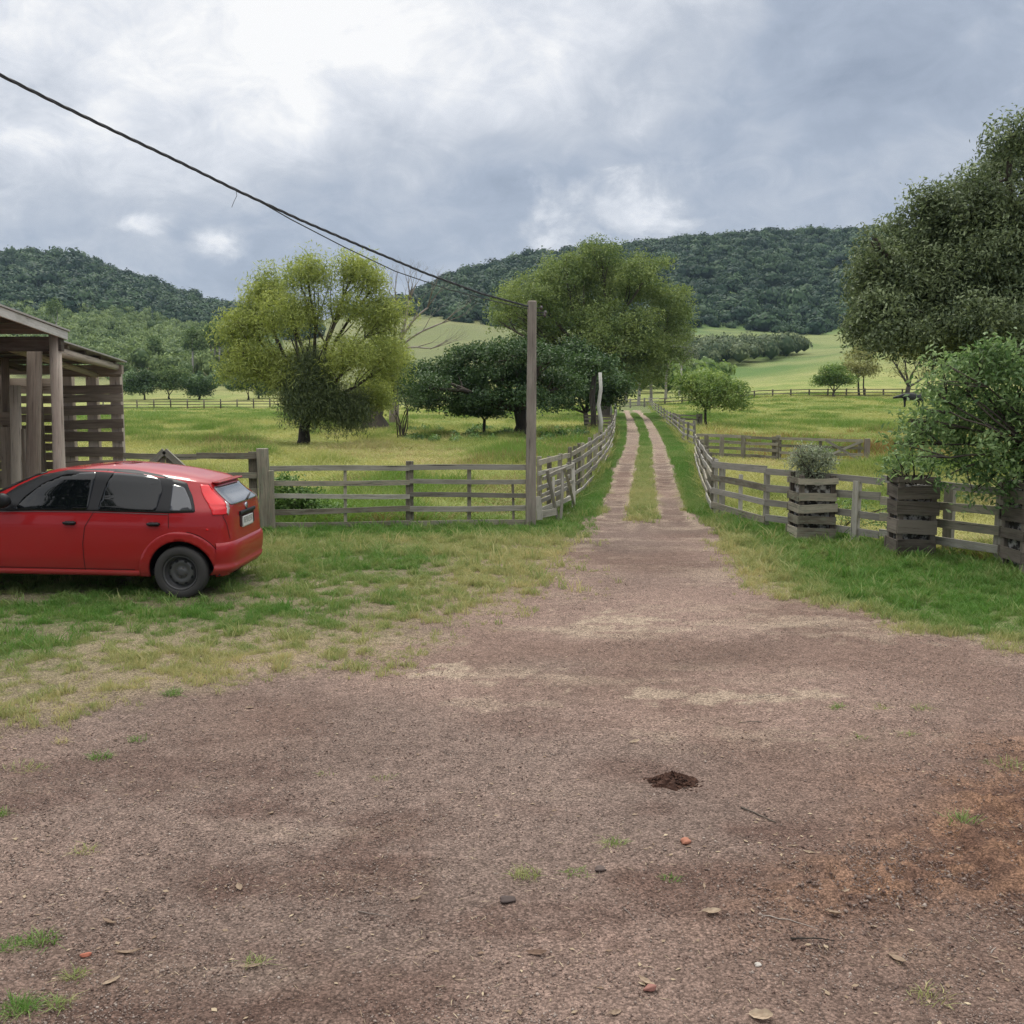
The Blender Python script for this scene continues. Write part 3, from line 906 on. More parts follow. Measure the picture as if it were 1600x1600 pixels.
def limb(mb, a, b, r0, r1, bend=.12, n=5, sides=6, rg=random):
    a = Vector(a); b = Vector(b)
    L = (b - a).length
    off = Vector((rg.uniform(-1, 1), rg.uniform(-1, 1), rg.uniform(-.2, .8))) * L * bend
    pts = []; rad = []
    for i in range(n + 1):
        k = i / n
        pts.append(a.lerp(b, k) + off * math.sin(math.pi * k) + Vector((rg.uniform(-1, 1), rg.uniform(-1, 1), rg.uniform(-1, 1))) * L * .012)
        rad.append(r0 + (r1 - r0) * k)
    mb.tube(pts, rad, sides, .05)
    return pts

def tree(name, label, base, fork, r0, lobes, key, nclump, nleaf, L, W, crad, seed, bark='bark', twig=True, group=None, droop=0., shell=.55, gap=0.,
         below=.35, extra_trunks=(), vb=0., limb_r=.45, split_lobes=None, cat='tree', stem_name='trunk'):
    base = Vector(base)
    root = empty(name, base)
    tag(root, label, cat, group)
    rg = random.Random(seed)
    loc = [(Vector(c) - base, rad) for c, rad in lobes]
    cr, tips = crown_mesh('crown', loc, nclump, nleaf, L, W, crad, LEAF[key], root, seed, droop, shell, below, gap, vb)
    if split_lobes:
        l2, k2, nc2, dr2 = split_lobes
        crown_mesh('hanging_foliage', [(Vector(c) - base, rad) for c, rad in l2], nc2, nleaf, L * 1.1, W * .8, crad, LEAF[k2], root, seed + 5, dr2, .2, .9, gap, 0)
    mb = MB()
    fk = Vector(fork) - base
    mid = fk * .5 + Vector((rg.uniform(-1, 1), rg.uniform(-1, 1), 0)) * r0 * .6
    mb.tube([Vector((0, 0, -.15)), Vector((0, 0, .12)) , fk * .2, mid, fk], [r0 * 1.35, r0 * 1.12, r0, r0 * .86, r0 * .8], 10, .08)
    for e in extra_trunks:
        ea, eb, er = e
        limb(mb, Vector(ea) - base, Vector(eb) - base, er, er * .6, .04, 5, 8, rg)
    o = mb.build(stem_name, M[bark], root, True)
    mb = MB()
    for c, rad in loc:
        e = c + Vector((0, 0, -.15 * rad[2]))
        ps = limb(mb, fk, e, r0 * limb_r, r0 * .16, .10, 6, 6, rg)
        if twig:
            near = sorted(tips, key=lambda p: (p - c).length)[:5]
            for p in near:
                limb(mb, ps[rg.choice([3, 4, 5])], p, r0 * .13, r0 * .035, .1, 3, 4, rg)
    mb.build('branches', M[bark], root, True)
    return root

def plobes(lst, Y, dj=.0, ky=.8, seed=0):
    """lobes from (column,row,half width,half height) at a distance Y, given real depth"""
    rg = random.Random(seed); out = []
    for it in lst:
        px, py, rx, rz = it[:4]
        dY = it[4] if len(it) > 4 else rg.uniform(-dj, dj)
        p = at(px, py, Y + dY)
        k = (Y + dY) / 1600.0
        out.append((p, (rx * k, max(rx, rz) * k * ky, rz * k)))
    return out

# yellow-green willow in the pasture
b0 = ground_at(473, 699)
WY = b0.y
tree('willow_tree', 'tall yellow green willow like tree with a dark hanging skirt in the left pasture', b0, at(484, 640, WY), .26,
     plobes([(482, 428, 40, 34), (425, 450, 34, 34), (412, 478, 40, 26), (556, 420, 34, 28), (580, 448, 20, 34), (598, 500, 40, 40), (390, 512, 40, 34), (356, 512, 16, 28), (455, 492, 48, 30), (534, 478, 26, 22),
             (372, 568, 28, 30), (410, 570, 44, 36), (480, 570, 50, 32), (548, 556, 40, 32), (604, 566, 30, 40), (576, 618, 40, 26), (440, 590, 30, 26)], WY, 1.4, seed=1),
     'willow', 680, 105, .20, .045, .34, 1, bark='bark', droop=.3, shell=.25, gap=.3, below=.7, limb_r=.38,
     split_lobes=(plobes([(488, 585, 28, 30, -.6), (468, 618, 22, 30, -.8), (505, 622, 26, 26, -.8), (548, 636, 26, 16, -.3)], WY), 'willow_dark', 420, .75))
# old tree with a thick trunk
b1 = ground_at(592, 676)
tree('old_tree', 'thick trunked old tree standing behind the yellow green willow', b1, at(590, 625, b1.y), .62,
     plobes([(600, 560, 38, 36), (585, 610, 36, 22), (622, 600, 24, 24)], b1.y, .8, seed=3), 'willow', 260, 40, .32, .07, .4, 4, droop=.3, shell=.3, gap=.4, limb_r=.3,
     extra_trunks=[(b1 + Vector((-1.1, -.2, -.1)), at(582, 640, b1.y), .25)])
# slim shrub with bare stems
b2 = ground_at(626, 692)
root = empty('slender_shrub', b2); tag(root, 'slender many stemmed shrub with thin bare stems left of the dark trees', 'shrub')
mb = MB(); rg = random.Random(5)
for q in range(9):
    e = at(626 + rg.uniform(-20, 26), rg.uniform(600, 640), b2.y + rg.uniform(-.6, .6)) - b2
    limb(mb, (rg.uniform(-.1, .1), rg.uniform(-.1, .1), -.05), e, .035, .012, .12, 5, 5, rg)
mb.build('stems', M['bark'], root, True)
crown_mesh('foliage', [(at(x_, y_, b2.y) - b2, (.6, .6, .5)) for x_, y_ in ((618, 625), (640, 610), (650, 628))], 40, 20, .13, .05, .2, LEAF['dark'], root, 8, .2, .2)

# bare tree behind the willow
def grow(mb, p, d, L, r, depth, rg, spread=.55):
    n = 3; pts = [p.copy()]; rad = [r]
    for i in range(n):
        d = (d + Vector((rg.uniform(-1, 1), rg.uniform(-1, 1), rg.uniform(-.5, .8))) * .13).normalized()
        p = p + d * L / n; pts.append(p.copy()); rad.append(r * (1 - .38 * (i + 1) / n))
    mb.tube(pts, rad, 5 if depth > 2 else 3, 0, cap=False)
    if depth <= 0: return
    for k in range(rg.choice([2, 3, 3])):
        dd = (d + Vector((rg.uniform(-1, 1), rg.uniform(-1, 1), rg.uniform(-.35, .75))) * spread).normalized()
        grow(mb, p, dd, L * rg.uniform(.62, .85), rad[-1] * rg.uniform(.55, .72), depth - 1, rg, spread)
b3 = onground(615, 74)
root = empty('bare_tree', b3); tag(root, 'leafless grey tree with fine bare twigs between the willow and the wooded hill', 'tree')
mb = MB(); rg = random.Random(12)
fk = at(618, 545, 74) - b3
limb(mb, (0, 0, -.1), fk, .36, .26, .04, 5, 8, rg)
mb.build('trunk', M['bark_dead'], root, True)
mb = MB()
for (px, py, r_) in ((640, 470, .15), (668, 480, .12), (690, 505, .10), (672, 545, .09), (620, 480, .12)):
    e = at(px, py, 74 + rg.uniform(-1.5, 1.5)) - b3
    ps = limb(mb, fk, e, r_, r_ * .5, .06, 5, 5, rg)
    dd = (e - fk).normalized()
    for _ in range(3):
        grow(mb, e, (dd + Vector((rg.uniform(-.5, .5), rg.uniform(-.5, .5), rg.uniform(-.1, .5)))).normalized(), 1.15, r_ * .42, 3, rg, .6)
    grow(mb, ps[3], (dd + Vector((rg.uniform(-.6, .6), 0, .4))).normalized(), 1.1, r_ * .35, 3, rg, .6)
mb.build('branches', M['bark_dead'], root, True)

# dark spreading trees
b4 = ground_at(815, 687)
tree('shade_tree', 'wide dark green shade tree with a low forked trunk just left of the pole', b4, at(812, 640, b4.y), .42,
     plobes([(690, 580, 46, 20), (740, 556, 48, 18), (800, 546, 46, 16), (850, 560, 40, 20), (668, 604, 30, 24), (720, 596, 42, 20), (780, 585, 46, 20), (835, 590, 44, 22), (760, 622, 44, 18), (700, 625, 40, 16),
             (820, 618, 40, 18), (880, 600, 34, 22), (650, 622, 22, 22)], b4.y, 2.2, 1.1, seed=6), 'dark', 420, 90, .19, .08, .40, 6, shell=.62, below=.15, limb_r=.42, vb=-.02)
b5 = ground_at(757, 684)
tree('young_shade_tree', 'small dark round tree on a thin trunk in front of the wide shade tree', b5, at(757, 656, b5.y), .10,
     plobes([(740, 640, 34, 13), (768, 642, 24, 11)], b5.y, .3, seed=7), 'dark', 110, 34, .20, .09, .24, 7, shell=.5, below=.2)
b6 = ground_at(918, 672)
tree('shade_tree', 'dark green tree with a crooked forked trunk between the pole and the bleached post', b6, at(915, 645, b6.y), .20,
     plobes([(900, 560, 36, 26), (930, 585, 38, 26), (960, 605, 26, 26), (905, 610, 34, 20), (870, 625, 26, 14), (938, 620, 28, 16)], b6.y, 2, 1.0, seed=8), 'dark', 210, 80, .24, .11, .5, 9, shell=.6, below=.15)
b7 = ground_at(926, 677)
root = empty('tree_trunk', b7); tag(root, 'thick dark upright trunk right beside the tall bleached post', 'tree')
mb = MB(); mb.tube([(0, 0, -.1), (.05, 0, 1), (-.05, 0, 2.2), (.1, 0, 3.6)], [.20, .17, .16, .13], 10, .08); mb.build('trunk', M['bark'], root, True)
crown_mesh('crown', [(Vector((0, 0, 4.0)), (1.6, 1.6, .9))], 60, 30, .26, .12, .3, LEAF['dark'], root, 19)

# the big tree behind
b8 = onground(944, 100)
tree('big_tree', 'biggest round crowned olive green tree rising behind the dark shade trees', b8, at(950, 590, 100), .50,
     plobes([(938, 396, 34, 24), (885, 428, 48, 32), (832, 460, 46, 38), (796, 482, 34, 32), (780, 500, 14, 16), (1062, 500, 20, 30), (950, 450, 66, 46), (1005, 436, 42, 40), (1040, 486, 36, 44), (880, 492, 62, 46), (960, 520, 70, 48), (1030, 545, 46, 40),
             (905, 560, 56, 34), (990, 575, 54, 34), (840, 530, 44, 34)], 100, 2.5, .95, seed=9), 'big', 950, 115, .27, .11, .68, 10, shell=.5, gap=.15, below=.6)

# eucalyptus with pale trunks at the end of the lane
for i, (px, Y, top, lab) in enumerate([(998, 165, 540, 'eucalyptus with a pale trunk left of the far end of the lane'), (1017, 170, 520, 'eucalyptus with a leaning white trunk straight above the far end of the lane'),
        (1040, 185, 510, 'eucalyptus on the right of the far end of the lane beside the small leafy tree'), (1062, 200, 515, 'grey green eucalyptus behind the small leafy tree'), (978, 180, 545, 'slim pale eucalyptus half hidden by the dark tree')]):
    bb = onground(px, Y)
    tree('eucalyptus_tree', lab, bb, at(px + 3, 575, Y), .24, plobes([(px + 4, top + 12, 17, 22), (px - 8, top + 36, 14, 18), (px + 14, top + 40, 15, 18)], Y, 1.5, seed=20 + i),
         'grey', 120, 26, .5, .16, .75, 30 + i, bark='bark_pale', twig=False, group='eucalyptus trees at the end of the lane', gap=.4, shell=.3)

# small leafy tree right of the lane
b9 = ground_at(1103, 671)
tree('leafy_tree', 'small bright green leafy tree on a thin trunk by the right lane fence', b9, at(1102, 640, b9.y), .10,
     plobes([(1108, 596, 36, 18), (1080, 606, 28, 18), (1140, 610, 30, 20), (1112, 622, 36, 18), (1072, 590, 18, 12), (1155, 628, 20, 12)], b9.y, .8, seed=11), 'small', 200, 50, .22, .09, .36, 12, shell=.35, gap=.5, below=.8)

# trees of the right pasture
b = ground_at(1303, 622); Y = 158
b = onground(1303, Y)
tree('round_tree', 'dark green low round tree in front of the far right fence, leftmost of the three', b, at(1303, 612, Y), .22,
     plobes([(1303, 580, 20, 12), (1288, 595, 18, 12), (1318, 594, 20, 12), (1303, 595, 20, 13)], Y, 1.0, seed=13), 'small', 240, 26, .38, .16, .5, 14, shell=.45, gap=.3, vb=-.25)
b = onground(1342, Y + 4)
tree('slim_tree', 'taller pale olive tree with two slim trunks, middle of the three right pasture trees', b, at(1341, 590, Y + 4), .17,
     plobes([(1345, 556, 22, 20), (1330, 575, 14, 16), (1358, 578, 16, 18), (1345, 580, 16, 14)], Y + 4, 1.0, seed=15), 'olive', 200, 24, .42, .16, .55, 16, shell=.3, gap=.5,
     extra_trunks=[(b + Vector((.9, .2, -.1)), at(1349, 575, Y + 4), .14)])
b = onground(1420, Y + 2)
tree('vase_tree', 'sparse vase shaped tree with a thick dark trunk, rightmost of the three right pasture trees', b, at(1420, 604, Y + 2), .42,
     plobes([(1395, 560, 16, 18), (1415, 552, 20, 18), (1440, 560, 18, 18), (1405, 580, 18, 10), (1450, 582, 16, 10)], Y + 2, 1.0, seed=17), 'olive', 130, 20, .4, .12, .6, 18, shell=.3, gap=.6, limb_r=.5)

# small trees behind the far left fence
LT = [(226, 205, [(213, 596, 20, 14), (228, 590, 18, 13), (218, 608, 22, 9)], 'dark', 'leftmost of the small round trees beyond the far left fence'),
      (264, 208, [(256, 588, 20, 16), (276, 586, 20, 15), (266, 603, 26, 10)], 'plant', 'widest of the small round trees beyond the far left fence'),
      (311, 206, [(303, 602, 15, 13), (318, 600, 15, 12), (311, 612, 18, 8)], 'dark', 'lone small tree with gaps of meadow on both sides beyond the far left fence'),
      (388, 205, [(380, 602, 16, 13), (392, 596, 14, 14)], 'dark', 'small dark tree beyond the far left fence just left of the willow'),
      (404, 212, [(404, 600, 18, 15), (414, 612, 14, 10), (425, 600, 16, 14)], 'plant', 'small tree beyond the far left fence partly behind the willow')]
for i, (px, Y, lb, key, lab) in enumerate(LT):
    bb = onground(px, Y)
    tree('round_tree', lab, bb, at(px, 618, Y), .20, plobes(lb, Y, 1.0, seed=40 + i), key, 220, 24, .50, .2, .6, 50 + i, twig=False, group='small trees beyond the far left fence', shell=.45, gap=.25)

# tall eucalyptus stems at the edge of the plantation
for i, (px, Y, top) in enumerate([(301, 300, 520), (330, 300, 512), (336, 305, 506), (343, 298, 510), (357, 306, 505), (371, 300, 515), (241, 330, 528)]):
    bb = onground(px, Y)
    labs = ['eucalyptus stem standing alone left of the pale stems at the wood edge', 'leftmost stem in the row of pale eucalyptus stems left of the willow', 'second pale eucalyptus stem from the left in the row beside the willow',
            'whitest eucalyptus stem in the row left of the willow', 'fourth pale eucalyptus stem close to the willow crown', 'eucalyptus stem seen against the edge of the willow crown', 'tall eucalyptus stem above the widest small round tree']
    tree('eucalyptus_tree', labs[i], bb, at(px, 545, Y), .34, plobes([(px, top + 6, 9, 15), (px - 6, top + 20, 9, 12), (px + 7, top + 22, 9, 11)], Y, 2, seed=60 + i), 'plant', 70, 22, .9, .35, 1.1, 70 + i,
         bark='bark_pale', twig=False, group='pale eucalyptus stems at the edge of the left wood', gap=.4, shell=.3)
# one tall thin tree poking out of the plantation
bb = onground(88, 420)
tree('eucalyptus_tree', 'single tall thin eucalyptus rising above the left wood over the shed roof', bb, at(88, 505, 420), .4, plobes([(86, 478, 10, 10), (82, 488, 8, 7)], 420, 1, seed=77), 'plant', 60, 20, 1.0, .4, 1.3, 78, bark='bark_pale', twig=False, gap=.5)

# big tree at the right edge
b = Vector((12.6, 23.5, 0))
tree('broadleaf_tree', 'large dense grey green broadleaf tree filling the right edge of the view', b, at(1640, 560, 23.5), .30,
     plobes([(1366, 372, 14, 12), (1352, 400, 16, 20), (1445, 312, 22, 16), (1392, 432, 52, 52), (1384, 490, 46, 34), (1362, 455, 28, 50), (1440, 372, 62, 46), (1520, 325, 66, 52), (1480, 440, 76, 66), (1575, 400, 80, 72), (1545, 500, 80, 36), (1440, 512, 58, 26), (1360, 512, 30, 22),
             (1405, 520, 50, 16), (1510, 540, 60, 26), (1580, 545, 60, 28), (1660, 340, 80, 70), (1580, 212, 34, 26), (1600, 250, 36, 30), (1556, 262, 26, 22), (1700, 440, 90, 90), (1640, 520, 80, 40)], 22.5, 1.1, 1.0, seed=21),
     'right', 1650, 88, .115, .042, .20, 22, shell=.45, gap=.2, below=.9, droop=.35, limb_r=.4)

# ------------------------------------------------------------------ woods too dense to count
def crown_templates(nT, nleaf, L, W, seed):
    T = []; Fq = []; tv = []
    for s in range(nT):
        r = np.random.default_rng(seed + s)
        d = r.normal(0, 1, (nleaf, 3)); d /= np.linalg.norm(d, axis=1, keepdims=True)
        d[:, 2] = np.abs(d[:, 2]) * 1.0 - .35 * r.uniform(0, 1, nleaf)
        # a few bumps on the crown
        bd = r.normal(0, 1, (6, 3)); bd[:, 2] = np.abs(bd[:, 2]); bd /= np.linalg.norm(bd, axis=1, keepdims=True)
        bump = np.max(np.clip(d @ bd.T, 0, 1) ** 6, axis=1)
        rad = .70 + .32 * bump
        C = d * rad[:, None] * np.array((1, 1, .85))
        nn = d * .9 + np.array((0, 0, .25))
        V, F, v = leaves(C, nn, L, W, r, 0, np.clip(r.normal(0, .07, nleaf) + (bump - .5) * .12, -.4, .4), 2.6)
        # inner mass so the crown is not see-through, coloured dark to imitate shade inside
        bm = bmesh.new(); bmesh.ops.create_icosphere(bm, subdivisions=1, radius=.66)
        iv = np.array([v_.co[:] for v_ in bm.verts]); fi = np.array([[v_.index for v_ in f_.verts] for f_ in bm.faces]); bm.free()
        iv[:, 2] *= .85
        fi4 = np.concatenate([fi, fi[:, 2:3]], 1)
        # triangles stored as thin quads would be bad: keep as separate quads by splitting midpoint
        m_ = (iv[fi[:, 2]] + iv[fi[:, 0]]) / 2
        base = len(V)
        allv = np.concatenate([V, iv, m_])
        q = np.stack([fi[:, 0], fi[:, 1], fi[:, 2], np.arange(len(fi)) + len(iv)], 1) + base
        T.append(allv); Fq.append(np.concatenate([F, q])); tv.append(np.concatenate([v, np.full(len(iv) + len(m_), -.45)]))
    return T, Fq, tv

def wood_mass(name, pts, rad, val, key, nleaf=60, L=.42, W=.30, seed=0, label=None, zk=1.0):
    T, Fq, tv = crown_templates(10, nleaf, L, W, seed)
    n = len(pts)
    p = pts.copy(); p[:, 2] += rad * .55 * zk
    o = scatter(name, T, Fq, p, rad, RNG.uniform(0, 6.28, n), val, LEAF[key], tv=tv, zs=rad * RNG.uniform(.8, 1.25, n) * zk)
    if label: o['label'] = label; 
    o['category'] = 'forest'
    return o

def poly_jitter(y0, y1, px0, px1, step):
    out = []
    y = y0
    row = 0
    while y < y1:
        xs = np.arange((px0 - 800) / 1600 * y, (px1 - 800) / 1600 * y, step) + (row % 2) * step / 2
        out.append(np.stack([xs + RNG.uniform(-.4, .4, len(xs)) * step, np.full(len(xs), y) + RNG.uniform(-.4, .4, len(xs)) * step], 1))
        y += step * .86; row += 1
    p = np.concatenate(out)
    return p[:, 0], p[:, 1]

def bearing(x, y): return 800 + 1600 * x / y
# right hill forest; its lower edge undulates
x, y = poly_jitter(570, 1010, 560, 1950, 9.5)
bpx = bearing(x, y)
edge = np.interp(bpx, [560, 640, 700, 780, 860, 1080, 1180, 1260, 1330, 1400, 1950], [820, 700, 612, 592, 590, 594, 590, 575, 610, 620, 620]) + (fbm(x / 40, y / 40, 2, 120) - .5) * 40
k = (y > edge); x, y = x[k], y[k]
z = H(x, y)
rad = 3.6 + 6.4 * RNG.uniform(0, 1, len(x)) ** 1.6 + 3 * (RNG.uniform(0, 1, len(x)) < .05)
val = np.clip(RNG.normal(.38, .30, len(x)) + (fbm(x / 70, y / 70, 2, 130) - .5) * .5, 0, 1)
wood_mass('hill_forest', np.stack([x, y, z - 4.2 + 5 * fbm(x / 25, y / 25, 3, 170) + 2.5 * (RNG.uniform(0, 1, len(x)) < .1)], 1), rad, val, 'hill', 150, .27, .22, 200, 'dense dark forest covering the long hill on the right')
# left hill forest
x, y = poly_jitter(560, 1010, -420, 480, 9.5)
bpx = bearing(x, y)
edge = np.interp(bpx, [-400, 60, 120, 200, 300, 400], [610, 600, 610, 640, 655, 640]) + (fbm(x / 30, y / 30, 2, 140) - .5) * 30
k = (y > edge); x, y = x[k], y[k]
z = H(x, y)
rad = 3.6 + 6.4 * RNG.uniform(0, 1, len(x)) ** 1.6 + 3 * (RNG.uniform(0, 1, len(x)) < .05)
val = np.clip(RNG.normal(.38, .30, len(x)) + (fbm(x / 70, y / 70, 2, 131) - .5) * .5, 0, 1)
wood_mass('hill_forest', np.stack([x, y, z - 4.2 + 5 * fbm(x / 25, y / 25, 3, 170) + 2.5 * (RNG.uniform(0, 1, len(x)) < .1)], 1), rad, val, 'hill', 150, .27, .22, 220, 'dense dark forest covering the hill on the left')
# lighter plantation at the foot of the left hill
x, y = poly_jitter(285, 640, -420, 430, 6.4)
bpx = bearing(x, y)
k = (y > 312 + (fbm(x / 20, y / 20, 2, 150) - .5) * 40) | (bpx > 270); x, y = x[k], y[k]
z = H(x, y)
rad = RNG.uniform(1.8, 4.2, len(x))
val = np.clip(RNG.normal(.5, .2, len(x)), 0, 1)
wood_mass('plantation_wood', np.stack([x, y, z + RNG.uniform(0, 3.5, len(x))], 1), rad, val, 'scrub', 110, .30, .18, 240, 'lighter green plantation at the foot of the left hill', 1.35)
# scrub hedge at its foot
x, y = poly_jitter(252, 292, 200, 520, 5.0)
k = RNG.uniform(0, 1, len(x)) < .55; x, y = x[k], y[k]
wood_mass('hedge_scrub', np.stack([x, y, H(x, y)], 1), RNG.uniform(1.6, 3.2, len(x)), np.clip(RNG.normal(.25, .15, len(x)), 0, 1), 'plant', 60, .4, .3, 250, 'dark scrub in front of the left plantation')
# grey green wood right of the lane end
x, y = poly_jitter(300, 430, 990, 1250, 5.5)
bpx = bearing(x, y)
lo = np.interp(bpx, [990, 1060, 1120, 1200, 1250], [300, 320, 332, 345, 375]); hi = np.interp(bpx, [990, 1080, 1120, 1200, 1250], [430, 420, 425, 420, 395])
k = (y > lo) & (y < hi); x, y = x[k], y[k]
wood_mass('valley_wood', np.stack([x, y, H(x, y) + 1.2], 1), RNG.uniform(2.4, 4.6, len(x)), np.clip(RNG.normal(.45, .28, len(x)), 0, 1), 'valley', 130, .26, .17, 260, 'grey green wood in the hollow right of the lane end', 1.25)
# greener trees between lane end and that wood
x, y = poly_jitter(215, 300, 960, 1110, 6.0)
k = RNG.uniform(0, 1, len(x)) < .6; x, y = x[k], y[k]
wood_mass('lane_end_wood', np.stack([x, y, H(x, y) + .8], 1), RNG.uniform(2.2, 4.2, len(x)), np.clip(RNG.normal(.3, .2, len(x)), 0, 1), 'small', 70, .42, .28, 270, 'mid green thicket behind the end of the lane', 1.2)
# hedge behind dark trees left of the lane
x, y = poly_jitter(200, 250, 520, 800, 7.0)
k = RNG.uniform(0, 1, len(x)) < .4; x, y = x[k], y[k]
wood_mass('meadow_scrub', np.stack([x, y, H(x, y)], 1), RNG.uniform(1.4, 2.8, len(x)), np.clip(RNG.normal(.35, .2, len(x)), 0, 1), 'plant', 60, .42, .28, 280, 'scattered scrub behind the dark shade trees')

# dark leafy weeds under the shade trees, put there also as their shadow
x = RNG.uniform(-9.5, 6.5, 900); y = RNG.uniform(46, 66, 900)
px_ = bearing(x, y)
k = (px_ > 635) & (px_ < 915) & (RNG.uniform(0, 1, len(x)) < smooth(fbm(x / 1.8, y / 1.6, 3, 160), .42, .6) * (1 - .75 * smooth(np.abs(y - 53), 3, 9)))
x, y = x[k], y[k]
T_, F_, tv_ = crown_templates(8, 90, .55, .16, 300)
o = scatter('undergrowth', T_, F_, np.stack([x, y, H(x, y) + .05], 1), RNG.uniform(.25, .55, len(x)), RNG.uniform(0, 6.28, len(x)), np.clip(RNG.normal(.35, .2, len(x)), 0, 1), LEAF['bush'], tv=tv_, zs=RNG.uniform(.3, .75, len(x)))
# ------------------------------------------------------------------ fences
def fence(name, label, pts, heights, rw, rt, post_at, post_h, post_w, mat, cat='fence', seg=3.6, h_end=1.0, pmat=None, lean=.02, post_side=1, group=None, round_=False, thin=None, sag=.022):
    P = [Vector((p[0], p[1])) for p in pts]
    Ls = [0]
    for i in range(1, len(P)): Ls.append(Ls[-1] + (P[i] - P[i - 1]).length)
    tot = Ls[-1]
    def pos(d):
        d = min(max(d, 0), tot)
        for i in range(1, len(P)):
            if d <= Ls[i] + 1e-6:
                k = (d - Ls[i - 1]) / max(Ls[i] - Ls[i - 1], 1e-6)
                q = P[i - 1].lerp(P[i], k); t = (P[i] - P[i - 1]).normalized()
                return q, t
    o0 = Vector((P[0].x, P[0].y, float(H(P[0].x, P[0].y))))
    root = empty(name, o0); tag(root, label, cat, group)
    def w3(q, z): return Vector((q.x, q.y, float(H(q.x, q.y)) + z)) - o0
    cuts = [0]
    while cuts[-1] < tot - seg * .5:
        cuts.append(min(tot, cuts[-1] + seg))
    if tot - cuts[-1] > .02: cuts.append(tot)
    for h in heights:
        for i in range(len(cuts) - 1):
            a, ta = pos(cuts[i]); b, tb = pos(cuts[i + 1])
            ka = 1 + (h_end - 1) * cuts[i] / tot; kb = 1 + (h_end - 1) * cuts[i + 1] / tot
            mb = MB()
            mb.beam(w3(a, h * ka + random.uniform(-sag, sag)), w3(b, h * kb + random.uniform(-sag, sag)), rw * random.uniform(.85, 1.1), rt, n=5, jit=.012)
            mb.build('rail', M[random.choice(mat) if isinstance(mat, list) else mat], root)
    for d in post_at:
        q, t = pos(d)
        nrm = Vector((-t.y, t.x)) * post_side
        tw = (thin[post_at.index(d)] if thin else 1.0)
        q2 = q + nrm * (rt / 2 + post_w * tw / 2 + .006)
        k = 1 + (h_end - 1) * d / tot
        hh = (post_h[post_at.index(d)] if isinstance(post_h, list) else post_h * random.uniform(.96, 1.06)) * k
        mb = MB()
        top = w3(q2, hh) + Vector((random.uniform(-lean, lean), random.uniform(-lean, lean), 0))
        pm = M[pmat] if pmat else M[mat if isinstance(mat, str) else mat[0]]
        if round_:
            mb.tube([w3(q2, -.1), w3(q2, hh * .5), top], [post_w * tw * .55, post_w * tw * .5, post_w * tw * .45], 8, .08)
        else:
            mb.beam(w3(q2, -.1), top, post_w * tw, post_w * min(tw, 1) * .8, up=(t.x, t.y, 0), n=3, jit=.006)
        mb.build('post', pm, root, round_)
    return root

G = lambda px, py: gp(px, py)
pole_b = G(830, 821)
# front left board fence
a = G(424, 828); b = Vector((pole_b.x - .07, pole_b.y - .02, 0))
L = (b - a).length
kx = lambda px: L * (px - 424) / (828 - 424)
fence('board_fence', 'five rail mossy board fence running from the thick corner post to the wooden pole', [a, b], [.07, .305, .54, .78, 1.01], .085, .028, [kx(539), kx(640), kx(734), kx(806)], [1.0, 1.12, 1.0, .75], .13, ['wood_fence', 'wood_fence', 'wood_far', 'wood_grey'],
      seg=2.3, thin=[.4, 1.0, .5, .3])
# corner posts
root = empty('fence_post', G(414, 829)); tag(root, 'thick square weathered corner post behind the red car', 'post')
mb = MB(); mb.beam((.02, 0, -.1), (0, 0, 1.36), .17, .15, up=(1, 0, 0), jit=.01); mb.beam((.135, -.02, -.1), (.135, -.02, 1.0), .09, .07, up=(1, 0, 0), jit=.01); mb.build('post', M['wood_fence'], root, bevel=.008)
# left board fence with latch
a = G(198, 832); b = G(404, 829)
r_ = fence('board_fence', 'pale board fence behind the roof of the red car with an iron latch bar', [a, b], [.38, .64, .92, 1.24], .11, .03, [(b - a).length - .08, .5], [1.30, 1.22], .13, 'wood_fence', seg=1.15)
mb = MB(); pe = Vector(r_.location); mb.tube([at(372, 710, 16.93) - pe, at(405, 710, 16.93) - pe], .022, 8); mb.tube([at(403, 707, 16.93) - pe, at(403, 714, 16.93) - pe], .03, 8)
mb.build('latch', simple('rusty_iron', (.06, .04, .032), .7, .3, var=.3, bump=.3), r_)
# lane fence on the left
Cp = [G(842, 814), G(899, 783), G(925, 755), G(940, 734), G(951, 715), G(958, 697), G(960.5, 680), G(961.5, 665), G(962.5, 652)]
fence('lane_fence', 'long pale rail fence curving away along the left side of the track', Cp, [.10, .34, .58, .82, 1.02], .085, .03, [.4, 1.2, 2.0, 3.1, 4.2, 5.2, 6.3, 7.5, 8.7, 10, 11.5, 13, 14.5, 17, 20, 24, 28, 33, 38, 44, 50, 57, 64, 72], 1.12, .09, ['wood_fence', 'wood_far', 'wood_grey'], seg=2.6, h_end=1.25, sag=.025, lean=.05)
